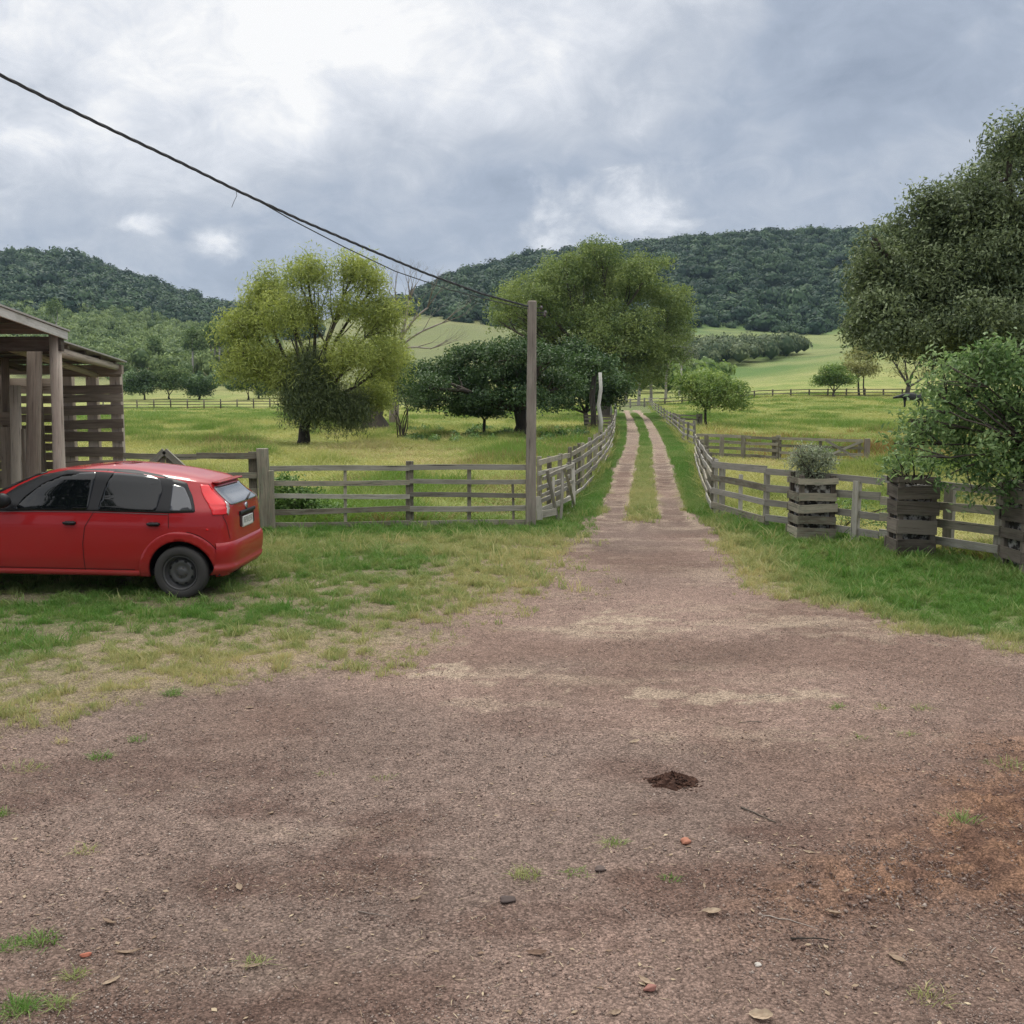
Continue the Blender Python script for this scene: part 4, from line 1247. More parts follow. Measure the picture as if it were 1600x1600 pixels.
# a gate leaf folded against it
g0 = G(846, 812); root = empty('wooden_gate', g0); tag(root, 'rickety wooden gate leaf with crossed poles leaning on the left lane fence', 'gate')
def gpt(px, py, Y): return at(px, py, Y) - g0
for nm, p, q, w_ in [('brace', (854, 735, 17.9), (873, 814, 18.2), .055), ('upright', (880, 733, 18.6), (875, 815, 18.2), .05), ('brace', (881, 730, 18.5), (898, 795, 19.9), .05), ('upright', (896, 722, 20.2), (895, 800, 19.9), .065),
                     ('rail', (873, 816, 18.15), (899, 797, 19.9), .08), ('rail', (848, 748, 17.75), (897, 727, 20.2), .07), ('rail', (848, 775, 17.75), (896, 750, 20.15), .06), ('rail', (840, 800, 17.7), (896, 775, 20.1), .08), ('upright', (841, 776, 17.6), (842, 812, 17.6), .10),
                     ('upright', (864, 745, 18.2), (866, 800, 18.1), .045), ('rail', (841, 806, 17.65), (868, 798, 18.1), .12)]:
    mb = MB(); mb.beam(gpt(*p), gpt(*q), w_, .03, up=(1, .3, .1) if nm != 'rail' else (0, 0, 1), jit=.012); mb.build(nm, M['wood_grey'], root)
# right lane fence, near part
c0 = G(1111, 805)
Dp = [c0, G(1097, 762), G(1089, 735), G(1085, 717)]
fence('lane_fence', 'steeply foreshortened grey fence from the front corner along the right side of the track', Dp, [.16, .44, .72, .98], .10, .03, [.08, 1.4, 2.7, 4, 5.5, 7, 9, 11.5, 14], 1.04, .09, ['wood_fence', 'wood_far'], seg=2.6, sag=.03, h_end=.86, post_side=-1)
# right lane fence, far part
Ep = [G(1084, 700), G(1072, 695), G(1058, 680), G(1047, 668), G(1036, 657), G(1026, 649), G(1018, 644), G(1013, 640)]
fence('lane_fence', 'far dark railed fence along the right side of the track towards the grove', Ep, [.15, .42, .70, .98], .10, .03, [.6, 3, 8, 14, 20, 26, 33, 42, 52, 62, 74, 88, 104], 1.1, .14, 'wood_far', seg=6, h_end=1.05, post_side=-1)
# front right fence
Fp = [c0, G(1190, 828), G(1330, 850), G(1476, 866), G(1563, 884), Vector((7.15, 12.2, 0)), Vector((8.4, 10.4, 0))]
fL = [0]
for i in range(1, len(Fp)): fL.append(fL[-1] + (Fp[i] - Fp[i - 1]).length)
fence('board_fence', 'four rail bleached board fence behind the crate planters on the right', Fp, [.21, .46, .72, .98], .115, .03, [.06, .32, fL[1] * .55, fL[1], fL[1] + 1.15, fL[2], fL[3], fL[4] - .12, fL[4] + .1, fL[5]], [1.05, 1.0, .85, .95, .95, .95, .98, 1.15, 1.12, 1.0], .13,
      ['wood_grey', 'wood_fence', 'wood_far'], seg=2.25, thin=[.55, .8, .5, .7, .6, .8, 1.0, 1.1, .9, .9], lean=.01)
# pen fence behind with the crossed panel
Gp = [G(1088, 716), G(1130, 720), G(1215, 723)]
fence('pen_fence', 'low weathered pen fence behind the front right fence', Gp, [.18, .40, .60, .80], .10, .03, [.5, 1.4, 2.3, 3.4, 5.0], .86, .13, 'wood_fence', seg=2.6)
pa0 = G(1217, 723); root = empty('wooden_gate', pa0); tag(root, 'low hurdle gate with crossed diagonal boards and dark end post behind the farthest crate planter', 'gate')
pb0 = G(1348, 727); e = pb0 - pa0
for z in (.12, .34, .56, .80):
    mb = MB(); mb.beam((0, 0, z), e + Vector((0, 0, z)), .09, .03, jit=.012); mb.build('rail', M['wood_fence'], root)
for (k0, z0_, k1, z1_) in ((.45, .1, .98, .78), (.98, .12, .55, .8)):
    mb = MB(); mb.beam(e * k0 + Vector((0, -.035, z0_)), e * k1 + Vector((0, -.035, z1_)), .08, .025); mb.build('brace', M['wood_grey'], root)
for k0 in (.01, .5, .96):
    mb = MB(); mb.beam(e * k0 + Vector((0, .035, 0)), e * k0 + Vector((0, .035, .84)), .10, .03, up=(1, 0, 0)); mb.build('upright', M['wood_fence'], root)
mb = MB(); mb.beam(e * 1.02 + Vector((.06, 0, -.1)), e * 1.02 + Vector((.06, 0, .86)), .15, .14, up=(1, 0, 0)); mb.build('post', M['wood_dark'], root)
# short cross fence at the tree right of the lane
fence('cross_fence', 'short dark cross fence with a diagonal board beside the small leafy tree', [G(1048, 669), G(1093, 671)], [.15, .40, .66, .94], .10, .03, [.2, 2.9, 4.6], 1.05, .18, 'wood_far', seg=5)
fence('cross_fence', 'short dark slatted cross fence left of the bleached post', [G(913, 675), G(957, 675)], [.12, .36, .60, .84, 1.0], .12, .04, [.1, .9, 2.6], 1.1, .18, 'wood_dark', seg=5)
# far fences of both pastures
ff = [Vector((onground(px, Y).x, Y)) for px, Y in ((150, 164), (300, 166), (430, 168), (560, 172), (690, 176))]
Lf = sum((ff[i] - ff[i - 1]).length for i in range(1, 5))
fence('field_fence', 'long thin dark fence across the far edge of the left pasture', ff, [.35, .8, 1.25], .12, .06, [1 + i * 2.6 for i in range(int(Lf / 2.6))], 1.6, .22, 'wood_dark', seg=8, round_=True)
ff = [Vector((onground(px, Y).x, Y)) for px, Y in ((1030, 158), (1100, 160), (1250, 161), (1400, 161), (1560, 160), (1700, 158))]
Lf = sum((ff[i] - ff[i - 1]).length for i in range(1, 6))
fence('field_fence', 'long thin dark fence across the far edge of the right pasture', ff, [.2, .62, 1.12], .13, .06, [1 + i * 2.9 for i in range(int(Lf / 2.9))], 1.22, .2, 'wood_dark', seg=8)
# fence crossing at the far end of the lane
fence('field_fence', 'pale fence closing the far end of the lane below the eucalyptus grove', [Vector((onground(960, 150).x, 150)), Vector((onground(1030, 158).x, 158))], [.3, .8, 1.2], .12, .05, [.5, 4, 7.5], 1.4, .2, 'wood_far', seg=4)

# free posts
for px, pyb, top, lab, w_ in [(937, 684, 582, 'tall crooked bleached post standing in the left lane fence', .24), (954, 655, 601, 'second tall grey post along the left lane fence with a forked top', .22), (962, 654, 606, 'farthest tall grey post at the end of the left lane fence', .18)]:
    g_ = G(px, pyb); root = empty('tall_post', g_); tag(root, lab, 'post')
    hgt = (at(px, top, g_.y) - g_).z
    mb = MB(); mb.tube([(0, 0, -.1), (.06, 0, hgt * .25), (-.09, 0, hgt * .5), (.04, 0, hgt * .75), (0, 0, hgt)], [w_ * .5, w_ * .48, w_ * .42, w_ * .40, w_ * .36], 8, .12, r=.85)
    mb.build('post', M['wood_white'], root, True)
    if px == 954:
        mb = MB(); limb(mb, (0, 0, hgt * .9), (.25, 0, hgt * 1.14), .06, .03, .05, 3, 5); mb.build('prong', M['wood_white'], root, True)
g_ = onground(1456, 157); root = empty('white_pole', g_); tag(root, 'thin white pole by the far right fence beside the vase shaped tree', 'pole')
mb = MB(); mb.tube([(0, 0, -.1), (0, 0, 6.3)], [.13, .11], 10); mb.build('pole', simple('white_paint', (.42, .41, .38), .7, var=.15, vscale=2), root, True)

# wooden utility pole
root = empty('utility_pole', pole_b); tag(root, 'tall square wooden utility pole at the corner of the lane fence', 'pole')
Yp = pole_b.y
ht = (at(831, 470, Yp) - pole_b).z
mb = MB(); mb.beam((0, 0, -.2), (.0, 0, ht), .185, .17, up=(1, 0, 0), n=8, jit=.008, taper=.18, r=.5); mb.build('pole', M['wood_pole'], root, bevel=.02)
mb = MB()
for dz, ln in ((-.12, .07), (-.20, .14), (-.24, .13)):
    mb.tube([(.06, -.02, ht + dz), (.09 + ln, -.02, ht + dz)], .010, 6)
mb.build('bracket', simple('dark_iron', (.05, .05, .05), .6, .5), root)
for dz, ln in ((-.12, .07), (-.20, .14), (-.24, .13)):
    mb = MB(); mb.tube([(.09 + ln, -.02, ht + dz - .035), (.09 + ln, -.02, ht + dz), (.09 + ln, -.02, ht + dz + .035)], [.018, .026, .018], 8); mb.build('insulator', simple('insulator_clay', (.09, .075, .065), .3), root, True)

# overhead cables
blk = simple('cable_sheath', (.035, .037, .04), .6)
def cable(name, label, pts, r, mat, twist=False):
    P = [at(*p) for p in pts]
    o0 = P[0].copy()
    fine_ = []
    for i in range(len(P) - 1):
        for k in range(14):
            fine_.append(P[i].lerp(P[i + 1], k / 14) - o0)
    fine_.append(P[-1] - o0)
    mb = MB()
    if twist:
        for ph in (0, 2.09, 4.19):
            q = []; L = 0
            dense = []
            for i in range(len(fine_) - 1):
                for k in range(6): dense.append(fine_[i].lerp(fine_[i + 1], k / 6))
            for i, p in enumerate(dense):
                if i: L += (p - dense[i - 1]).length
                a = ph + L * 11
                q.append(p + Vector((0, math.cos(a), math.sin(a))) * r * .62)
            mb.tube(q, r * .62, 5)
    else:
        mb.tube(fine_, r, 6)
    o = mb.build(name, mat, None, True); o.location = o0
    tag(o, label, 'cable')
    return o
def invY(px, p0, Y0, p1, Y1):
    k = (px - p0) / (p1 - p0); return 1 / ((1 - k) / Y0 + k / Y1)
MC = [(-420, -110), (-200, 14), (0, 117), (90, 162), (177, 204), (280, 253), (371, 298), (470, 344), (570, 387), (665, 427), (753, 459), (826, 479)]
cable('overhead_cable', 'thick twisted black cable descending across the sky to the wooden pole', [(x_, y_, invY(x_, 0, 9.4, 830, Yp - .1)) for x_, y_ in MC], .0155, blk, True)
SCb = [(392, 307), (455, 343), (538, 386), (618, 424), (700, 452), (770, 470), (828, 483)]
cable('slack_cable', 'thinner slack wire hanging just below the thick cable near the willow', [(x_, y_, invY(x_, 0, 9.6, 830, Yp)) for x_, y_ in SCb], .007, blk)
cable('loose_wire', 'tiny loose wire end dangling from the thick cable above the small white cloud', [(369, 298, 11.9), (370, 306, 11.9), (366, 314, 11.9), (362, 324, 11.9)], .003, blk)

# ------------------------------------------------------------------ shed
sx = lambda px, Y: (px - 800) / 1600 * Y
S0 = Vector((-7.0, 15.0, 0))
root = empty('cattle_shed', S0); tag(root, 'open grey brown plank shed with sloping roofs behind the red car', 'shed')
tinm = simple('old_roof_sheet', (.30, .285, .26), .8, .1, var=.25, vscale=3, bump=.3)
def sb(nm, A, B, w_, t_, mat='wood_shed', up=(0, 0, 1), **k):
    mb = MB(); mb.beam(Vector(A) - S0, Vector(B) - S0, w_, t_, up=up, **k); return mb.build(nm, M[mat], root)
def sp_(nm, A, B, r_, mat='wood_post', mid=None):
    mb = MB(); A = Vector(A) - S0; B = Vector(B) - S0
    pts = [A, A.lerp(B, .33) + Vector((mid or 0, 0, 0)), A.lerp(B, .66) + Vector(((mid or 0) * .6, 0, 0)), B]
    mb.tube(pts, [r_ * 1.14, r_ * 1.04, r_ * .93, r_ * .96], 12, .08); return mb.build(nm, M[mat], root, True)
# roof edges run away from the camera and drop a little towards the back
def sheet(nm, P, th, mat):
    mb = MB(); P = [Vector(p) - S0 for p in P]; u = Vector((0, 0, th)); vs = P + [v - u for v in P]
    mb.add(vs, [(0, 1, 2, 3), (7, 6, 5, 4), (0, 4, 5, 1), (1, 5, 6, 2), (2, 6, 7, 3), (3, 7, 4, 0)]); return mb.build(nm, mat, root)
e0 = at(-60, 458, 11.2); e1 = at(104, 519, 13.9)
d_ = (e1 - e0)
sb('verge_board', e0 + Vector((0, 0, -.05)), e1 + Vector((0, 0, -.05)), .105, .03, 'wood_white', n=6, r=.75)
LX = Vector((-6.0, 0, 0))
sheet('roof', [e0 + Vector((.03, 0, .03)), e1 + Vector((.03, .05, .03)), e1 + LX + Vector((0, .05, .03)), e0 + LX + Vector((0, 0, .03))], .022, tinm)
for k in (.02, .2, .38, .56, .74, .9):          # battens across under the sheets
    p = e0.lerp(e1, k); sb('purlin', p + Vector((-.03, 0, -.035)), p + LX + Vector((0, 0, -.035)), .06, .07, 'wood_dark')
for x_ in (-.9, -2.2, -3.6):
    sb('rafter', e0 + Vector((x_, 0, -.12)), e1 + Vector((x_, 0, -.12)), .10, .07, 'wood_dark')
sb('header_beam', e1 + Vector((-.02, -.1, -.16)), e1 + LX + Vector((0, -.1, -.18)), .19, .10, 'wood_dark')
f0 = at(93, 533, 14.15); f1 = at(192, 566, 16.9)
sheet('roof', [f0 + Vector((.03, -.02, .02)), f1 + Vector((.03, .1, .02)), f1 + LX + Vector((0, .1, .02)), f0 + LX + Vector((0, -.02, .02))], .02, tinm)
for k in (.15, .4, .65, .9):
    p = f0.lerp(f1, k); sb('purlin', p + Vector((-.03, 0, -.03)), p + LX + Vector((0, 0, -.03)), .05, .06, 'wood_dark')
sp_('rafter', f0 + Vector((-.10, .05, -.13)), f1 + Vector((-.10, 0, -.08)), .062)
sp_('rafter', at(-60, 520, 13.0), at(150, 586, 16.9), .05)
for x_ in (-1.6, -3.0):
    sb('rafter', f0 + Vector((x_, 0, -.11)), f1 + Vector((x_, 0, -.11)), .09, .07, 'wood_dark')
sb('header_beam', f1 + Vector((-.0, -.02, -.12)), f1 + LX + Vector((0, -.02, -.14)), .15, .09, 'wood_shed')
# posts
Yq = 13.8
sp_('post', (sx(89, Yq), Yq, -.1), at(86, 521, Yq), .082, mid=.0)
sp_('post', (sx(46, Yq + .4), Yq + .4, -.1), at(55, 541, Yq + .4), .105, mid=-.03)
sp_('post', (sx(20, Yq + 1.6), Yq + 1.6, -.1), at(24, 602, Yq + 1.6), .085, 'wood_post', mid=.0)
sp_('post', (sx(6, Yq + 1.9), Yq + 1.9, -.1), at(8, 560, Yq + 1.9), .06, 'wood_shed')
sp_('post', (sx(-70, Yq), Yq, -.1), at(-66, 470, Yq), .10)
Yw = 17.0
for px, tp in ((180, 571), (143, 578), (105, 580)):
    mb = MB(); p = at(px, tp, Yw + .08); mb.beam(Vector((p.x, Yw + .09, -.1)) - S0, p + Vector((0, .01, 0)) - S0, .17, .12, up=(1, 0, 0), r=.75); mb.build('post', M['wood_post'], root)
# slatted wall on the right
rows = [(577, 589, 95, 189), (602, 616, 101, 191), (617, 629, 100, 192), (634, 649, 101, 193), (656, 670, 97, 193), (675, 690, 100, 193), (699, 714, 103, 193), (720, 736, 100, 193), (742, 757, 100, 193), (764, 778, 100, 193), (786, 800, 100, 193), (806, 822, 100, 193)]
for i, (t0, t1, xa, xb) in enumerate(rows):
    m_ = (t0 + t1) / 2
    sb('slat', at(xa - 3, m_ + random.uniform(-1, 1.5), Yw), at(xb, m_ - 1, Yw), (t1 - t0) / 1600 * Yw, .03, 'wood_shed', jit=.006, n=5)
# tighter plank wall across the back of the shed
for i in range(17):
    y0_ = 590 + i * 14.6
    if y0_ > 830: break
    sb('slat', at(-420, y0_ + 5 + random.uniform(-1, 1), Yw + .35), at(99, y0_ + 6 + random.uniform(-1.5, 1.5), Yw + .35), .128, .03, 'wood_shed', jit=.008, n=6)
for px in (98, 60, 10, -60):
    mb = MB(); mb.beam(Vector((sx(px, Yw + .2), Yw + .25, -.1)) - S0, Vector((sx(px, Yw + .2), Yw + .25, 2.62)) - S0, .16, .10, up=(1, 0, 0)); mb.build('post', M['wood_shed'], root)
# inner rail wall at the left (pen in front)
for z in (.35, .68, 1.0, 1.3, 1.6, 1.9):
    sb('rail', (sx(-260, 15.6), 15.6, z), (sx(28, 15.5), 15.5, z + random.uniform(-.03, .03)), .19, .035, 'wood_shed', jit=.008)
for px, hh in ((8, 1.75), (30, 1.72), (-30, 1.8)):
    mb = MB(); mb.beam(Vector((sx(px, 15.4), 15.42, -.1)) - S0, Vector((sx(px, 15.4) + .02, 15.42, hh)) - S0, .15, .06, up=(1, 0, 0)); mb.build('upright', M['wood_shed'], root)

# small gabled hutch between shed and corner post
hp = Vector((sx(258, 15.3), 15.3, 0)); root = empty('plank_hutch', hp); tag(root, 'small gabled plank hutch whose grey peak shows above the roof of the red car', 'hutch')
mb = MB()
for i in range(6):
    x0 = -.42 + i * .168; top = 1.37 - abs(x0 + .0) * .95
    mb.beam((x0, 0, 0), (x0, 0, top), .155, .025, up=(1, 0, 0))
mb.build('gable', M['wood_fence'], root)
for s_ in (-1, 1):
    mb = MB(); mb.beam((0, -.02, 1.40), (s_ * .62, -.02, .82), .09, .05, up=(0, 0, 1)); mb.build('rafter', M['wood_grey'], root)
    mb = MB(); mb.add([(0, .01, 1.37), (s_ * .60, .01, .80), (s_ * .60, .25, .80), (0, .25, 1.37), (0, .01, 1.35), (s_ * .60, .01, .78), (s_ * .60, .25, .78), (0, .25, 1.35)], [(0, 1, 2, 3), (7, 6, 5, 4), (0, 4, 5, 1), (1, 5, 6, 2), (2, 6, 7, 3), (3, 7, 4, 0)]); mb.build('roof', M['wood_grey'], root)
for s_ in (-1, 1):
    mb = MB(); mb.beam((s_ * .48, .05, 0), (s_ * .48, .05, .92), .08, .08, up=(1, 0, 0)); mb.build('leg', M['wood_fence'], root)

# ------------------------------------------------------------------ crate planters
liner, t, b = newmat('planter_filling')
tc_ = t.nodes.new('ShaderNodeTexCoord'); nn_ = noise(tc_.outputs['Object'], 11, 4, .6, tree=t)
rp = t.nodes.new('ShaderNodeValToRGB'); rp.color_ramp.elements[0].position = .47; rp.color_ramp.elements[0].color = (.03, .026, .02, 1); rp.color_ramp.elements[1].position = .60; rp.color_ramp.elements[1].color = (.42, .40, .36, 1)
t.links.new(nn_, rp.inputs[0]); t.links.new(rp.outputs[0], b.inputs['Base Color']); b.inputs['Roughness'].default_value = .9
def planter(px, py, w_, d_, h_, rows, mat, label, rz, over=.0):
    p = gp(px, py); c = p + Vector((0, d_ / 2, 0))
    root = empty('crate_planter', c, rz); tag(root, label, 'planter', None)
    rg = random.Random(px)
    for sx_ in (-1, 1):
        for sy in (-1, 1):
            mb = MB(); mb.beam((sx_ * (w_ / 2 - .05), sy * (d_ / 2 - .05), -.02), (sx_ * (w_ / 2 - .05), sy * (d_ / 2 - .05), h_ * rg.uniform(.97, 1.06)), .07, .07, up=(1, 0, 0)); mb.build('corner_post', M['wood_dark'], root)
    for (z0_, hh) in rows:
        for sd in range(4):
            mb = MB(); jz = lambda: rg.uniform(-.012, .012)
            if sd in (0, 2):
                yy = -d_ / 2 if sd == 0 else d_ / 2
                ov = rg.uniform(-.012, .02)
                mb.beam((-w_ / 2 - ov, yy, z0_ + jz()), (w_ / 2 + ov, yy, z0_ + jz()), hh * rg.uniform(.93, 1.05), .024, n=4, jit=.009)
            else:
                xx = -w_ / 2 + .012 if sd == 1 else w_ / 2 - .012
                mb.beam((xx, -d_ / 2 + .016, z0_ + jz()), (xx, d_ / 2 - .016, z0_ + jz()), hh, .024, n=3, jit=.004)
            mb.build('slat', M[mat], root)
    mb = MB(); mb.box((0, 0, h_ * .44 + .06), (w_ - .15, d_ - .15, h_ * .84)); mb.build('soil', liner, root)
    return root, c
P1, c1 = planter(1275, 846, .58, .58, .98, [(.12, .165), (.32, .12), (.50, .13), (.68, .125), (.92, .09)], 'wood_fence', 'crate planter with five wavy grey slats and a bushy grey shrub, farthest of the three', .03)
P2, c2 = planter(1432, 872, .54, .46, 1.08, [(.15, .20), (.42, .20), (.68, .19), (.90, .17), (1.06, .07)], 'wood_dark', 'darker crate planter with broad brown slats, middle of the three', -.04)
P3, c3 = planter(1634, 897, .66, .56, 1.12, [(.20, .15), (.46, .13), (.72, .18), (.95, .16), (1.08, .07)], 'wood_dark', 'crate planter cut by the right edge of the view under the bright leafy tree', .05)
def plant_in(c, hz, lobes, key, nc, nl, L_, W_, cr_, label, seed, stems=8, r_=.012, name='shrub', **k):
    o0 = Vector((c.x, c.y, hz)); root = empty(name, o0); tag(root, label, name)
    loc = [(Vector(p) - o0, r) for p, r in lobes]
    _, tips = crown_mesh('foliage', loc, nc, nl, L_, W_, cr_, LEAF[key], root, seed, **k)
    mb = MB(); rg = random.Random(seed)
    for i in range(stems):
        e = rg.choice(tips)
        limb(mb, (rg.uniform(-.12, .12), rg.uniform(-.1, .1), -.06), e, r_, r_ * .35, .15, 5, 4, rg)
    mb.build('stems', M['bark'], root, True)
    return root
Yc = c1.y
plant_in(c1, .92, plobes([(1270, 728, 33, 20), (1252, 720, 20, 20), (1288, 718, 20, 20), (1268, 706, 24, 14)], Yc, .05), 'shrub', 200, 16, .050, .019, .075, 'bushy grey green shrub growing out of the farthest crate planter', 301, 16, shell=.2, gap=.2, below=.9)
Yc = c2.y
plant_in(c2, 1.0, plobes([(1398, 722, 22, 20), (1412, 700, 16, 16), (1438, 722, 22, 18), (1390, 736, 12, 10), (1425, 684, 14, 14), (1465, 712, 14, 12)], Yc, .08), 'near', 70, 12, .085, .030, .09, 'loose leafy sapling sticking out of the darker middle crate planter', 302, 12, shell=.2, gap=.5, below=.9)
Yc = c3.y
tb = Vector((c3.x - .12, c3.y, 1.02))
root = empty('leafy_tree', tb); tag(root, 'bright green broad leaved young tree rooted in the crate planter at the right edge', 'tree')
lob = plobes([(1560, 548, 30, 20), (1500, 575, 34, 18), (1545, 580, 46, 32), (1600, 590, 50, 40), (1490, 610, 40, 26), (1560, 640, 60, 44), (1500, 655, 46, 34), (1450, 640, 22, 16), (1440, 668, 32, 22), (1620, 660, 50, 50), (1545, 700, 50, 32), (1490, 700, 30, 24), (1600, 720, 44, 30), (1425, 660, 14, 12),
              (1530, 735, 30, 16), (1680, 620, 60, 60), (1470, 562, 14, 9), (1445, 600, 16, 9), (1405, 694, 16, 8), (1440, 716, 18, 9), (1480, 746, 16, 9), (1530, 766, 18, 7), (1575, 768, 20, 8), (1520, 548, 16, 8)], Yc, .42, 1.0, seed=33)
loc = [(p - tb, r) for p, r in lob]
_, tips = crown_mesh('crown', loc, 520, 27, .095, .036, .12, LEAF['near'], root, 305, droop=.35, shell=.15, gap=.4, below=.9)
mb = MB(); rg = random.Random(4)
tk = Vector((-.05, 0, .55)); limb(mb, (0, 0, -.9), tk, .065, .05, .05, 5, 8, rg); mb.build('trunk', M['bark'], root, True)
mb = MB()
for c_, r_ in loc:
    ps = limb(mb, tk, c_ + Vector((0, .12, 0)), .018, .006, .18, 6, 5, rg)
    for p in sorted(tips, key=lambda p: (p - c_).length)[:4]: limb(mb, ps[4], p, .009, .003, .1, 3, 4, rg)
mb.build('branches', M['bark'], root, True)

# bush behind the front left fence
bb = gp(480, 812) ; bb = Vector((bb.x, 18.0, 0))
plant_in(bb, 0.0, plobes([(470, 790, 34, 22), (440, 770, 24, 24), (505, 795, 30, 18), (450, 750, 18, 12), (530, 802, 16, 10), (480, 768, 22, 12), (432, 800, 16, 18)], 18.0, .25), 'bush', 300, 18, .075, .038, .11, 'dense green creeping bush behind the front left fence next to the corner post', 306, 14, shell=.3, gap=.3, below=.9, name='bush')
bb = gp(1275, 824); bb = Vector((bb.x + .4, 17.1, 0))
plant_in(bb, 0.0, plobes([(1330, 800, 26, 18), (1372, 810, 22, 14), (1340, 775, 16, 14), (1390, 795, 14, 14)], 16.3, .2), 'near', 90, 14, .06, .02, .12, 'thin climbing weeds in the fence between the first two crate planters', 307, 14, .006, shell=.1, gap=.6, below=.9, name='weeds')

# ------------------------------------------------------------------ cow
def cow():
    base = onground(1424, 122); base = Vector((base.x, 122, base.z + .12))
    root = empty('cow', base); tag(root, 'black cow grazing in the right pasture partly hidden by leaves', 'cow'); root.scale = (1.22, 1.22, 1.22)
    J = {'pel': ((.75, 0, 1.12), .30), 'mid': ((.1, 0, 1.08), .38), 'chest': ((-.55, 0, 1.10), .33), 'sh': ((-.85, 0, 1.15), .24), 'neck': ((-1.15, 0, 1.05), .17), 'poll': ((-1.42, 0, 1.08), .15), 'face': ((-1.62, 0, .98), .12), 'muz': ((-1.80, 0, .90), .095),
         'rump': ((.98, 0, 1.12), .20), 't1': ((1.12, 0, .95), .035), 't2': ((1.16, 0, .55), .03)}
    E = [('pel', 'mid'), ('mid', 'chest'), ('chest', 'sh'), ('sh', 'neck'), ('neck', 'poll'), ('poll', 'face'), ('face', 'muz'), ('pel', 'rump'), ('rump', 't1'), ('t1', 't2')]
    for s in (-1, 1):
        n = 'l' if s > 0 else 'r'
        J.update({'st' + n: ((.80 - .12 * s, s * .16, .78), .14), 'hk' + n: ((.98 - .12 * s, s * .17, .45), .075), 'pa' + n: ((.92 - .12 * s, s * .17, .12), .06), 'hf' + n: ((.86 - .12 * s, s * .17, .03), .065),
                  'el' + n: ((-.62 + .1 * s, s * .16, .72), .11), 'kn' + n: ((-.62 + .1 * s, s * .16, .42), .065), 'fp' + n: ((-.60 + .1 * s, s * .16, .12), .055), 'ff' + n: ((-.64 + .1 * s, s * .16, .03), .06),
                  'ea' + n: ((-1.38, s * .26, .98), .035)})
        E += [('pel', 'st' + n), ('st' + n, 'hk' + n), ('hk' + n, 'pa' + n), ('pa' + n, 'hf' + n), ('chest', 'el' + n), ('el' + n, 'kn' + n), ('kn' + n, 'fp' + n), ('fp' + n, 'ff' + n), ('poll', 'ea' + n)]
    ks = list(J); me = bpy.data.meshes.new('body')
    me.from_pydata([J[k][0] for k in ks], [(ks.index(a), ks.index(b)) for a, b in E], [])
    o = bpy.data.objects.new('body', me); COL.objects.link(o); o.parent = root
    md = o.modifiers.new('skin', 'SKIN')
    me.skin_vertices.new() if not me.skin_vertices else None
    for i, k in enumerate(ks):
        sv = me.skin_vertices[0].data[i]; sv.radius = (J[k][1], J[k][1]); sv.use_root = (k == 'pel')
    ss = o.modifiers.new('sub', 'SUBSURF'); ss.levels = 1; ss.render_levels = 2
    me.materials.append(simple('black_hide', (.012, .011, .011), .6))
cow()
# ------------------------------------------------------------------ car
ZT = [.24, .30, .42, .60, .65, .80, .92, .97, 1.03, 1.10, 1.20, 1.30, 1.37, 1.40, 1.425, 1.435]
SR = [-.465, -.50, -.52, -.52, -.515, -.505, -.50, -.49, -.495, -.45, -.385, -.325, -.285, -.21, .05, .35]
SF = [3.12, 3.20, 3.28, 3.26, 3.24, 3.14, 2.85, 2.62, 2.40, 2.24, 2.03, 1.80, 1.54, 1.30, 1.02, .75]
BW = [.775, .805, .828, .838, .840, .842, .825, .808, .780, .748, .706, .664, .612, .540, .40, .22]
SCN = .95
def lev(z, T): return float(np.interp(z, ZT, T))
def dzb(s, z):
    w = float(smooth(z, .95, 1.38)); t_ = max(0.0, (1.05 - s) / 1.4)
    return -.145 * min(t_, 1.15) ** 1.6 * w
_lc = {}
def halfloop(z):
    """points from rear centre round the left side to front centre: q, s, y"""
    kz = round(z, 4)
    if kz in _lc: return _lc[kz]
    b = lev(z, BW); ar = SCN - lev(z, SR); af = lev(z, SF) - SCN
    th = np.linspace(0, math.pi / 2, 500)
    n = 7.0 if z < 1.0 else 6.0
    n2 = 4.2
    xr = -ar * np.cos(th) ** (2 / n); yr = b * np.sin(th) ** (2 / n)
    xf = af * np.cos(th[::-1]) ** (2 / n2); yf = b * np.sin(th[::-1]) ** (2 / n2)
    s = np.concatenate([xr, xf[1:]]) + SCN; y = np.concatenate([yr, yf[1:]])
    q = np.concatenate([[0], np.cumsum(np.hypot(np.diff(s), np.diff(y)))])
    _lc[kz] = (q, s, y)
    return _lc[kz]
def W(kind, a, z):
    z = min(max(z, .24), 1.435)
    q, s, y = halfloop(z)
    if kind == 'side':
        yy = float(np.interp(a, s, y)); return Vector((a, yy, z + dzb(a, z)))
    if kind == 'front': qq = q[-1] - abs(a)
    else: qq = abs(a)
    ss = float(np.interp(qq, q, s)); yy = float(np.interp(qq, q, y)) * (1 if a >= 0 else -1)
    return Vector((ss, yy, z + dzb(ss, z)))
def Wn(kind, a, z):
    e = .012
    p = W(kind, a, z); pa_ = W(kind, a + e, z) - W(kind, a - e, z); pz = W(kind, a, z + e) - W(kind, a, z - e)
    n = pa_.cross(pz)
    if n.length < 1e-9: n = Vector((0, 0, 1))
    n.normalize()
    c = Vector((p.x - SCN, p.y, .12))
    if n.dot(c) < 0: n = -n
    return p, n
def unb(s, zr):
    z = zr
    for _ in range(8): z = zr - dzb(s, z)
    return z
YS = 11.13
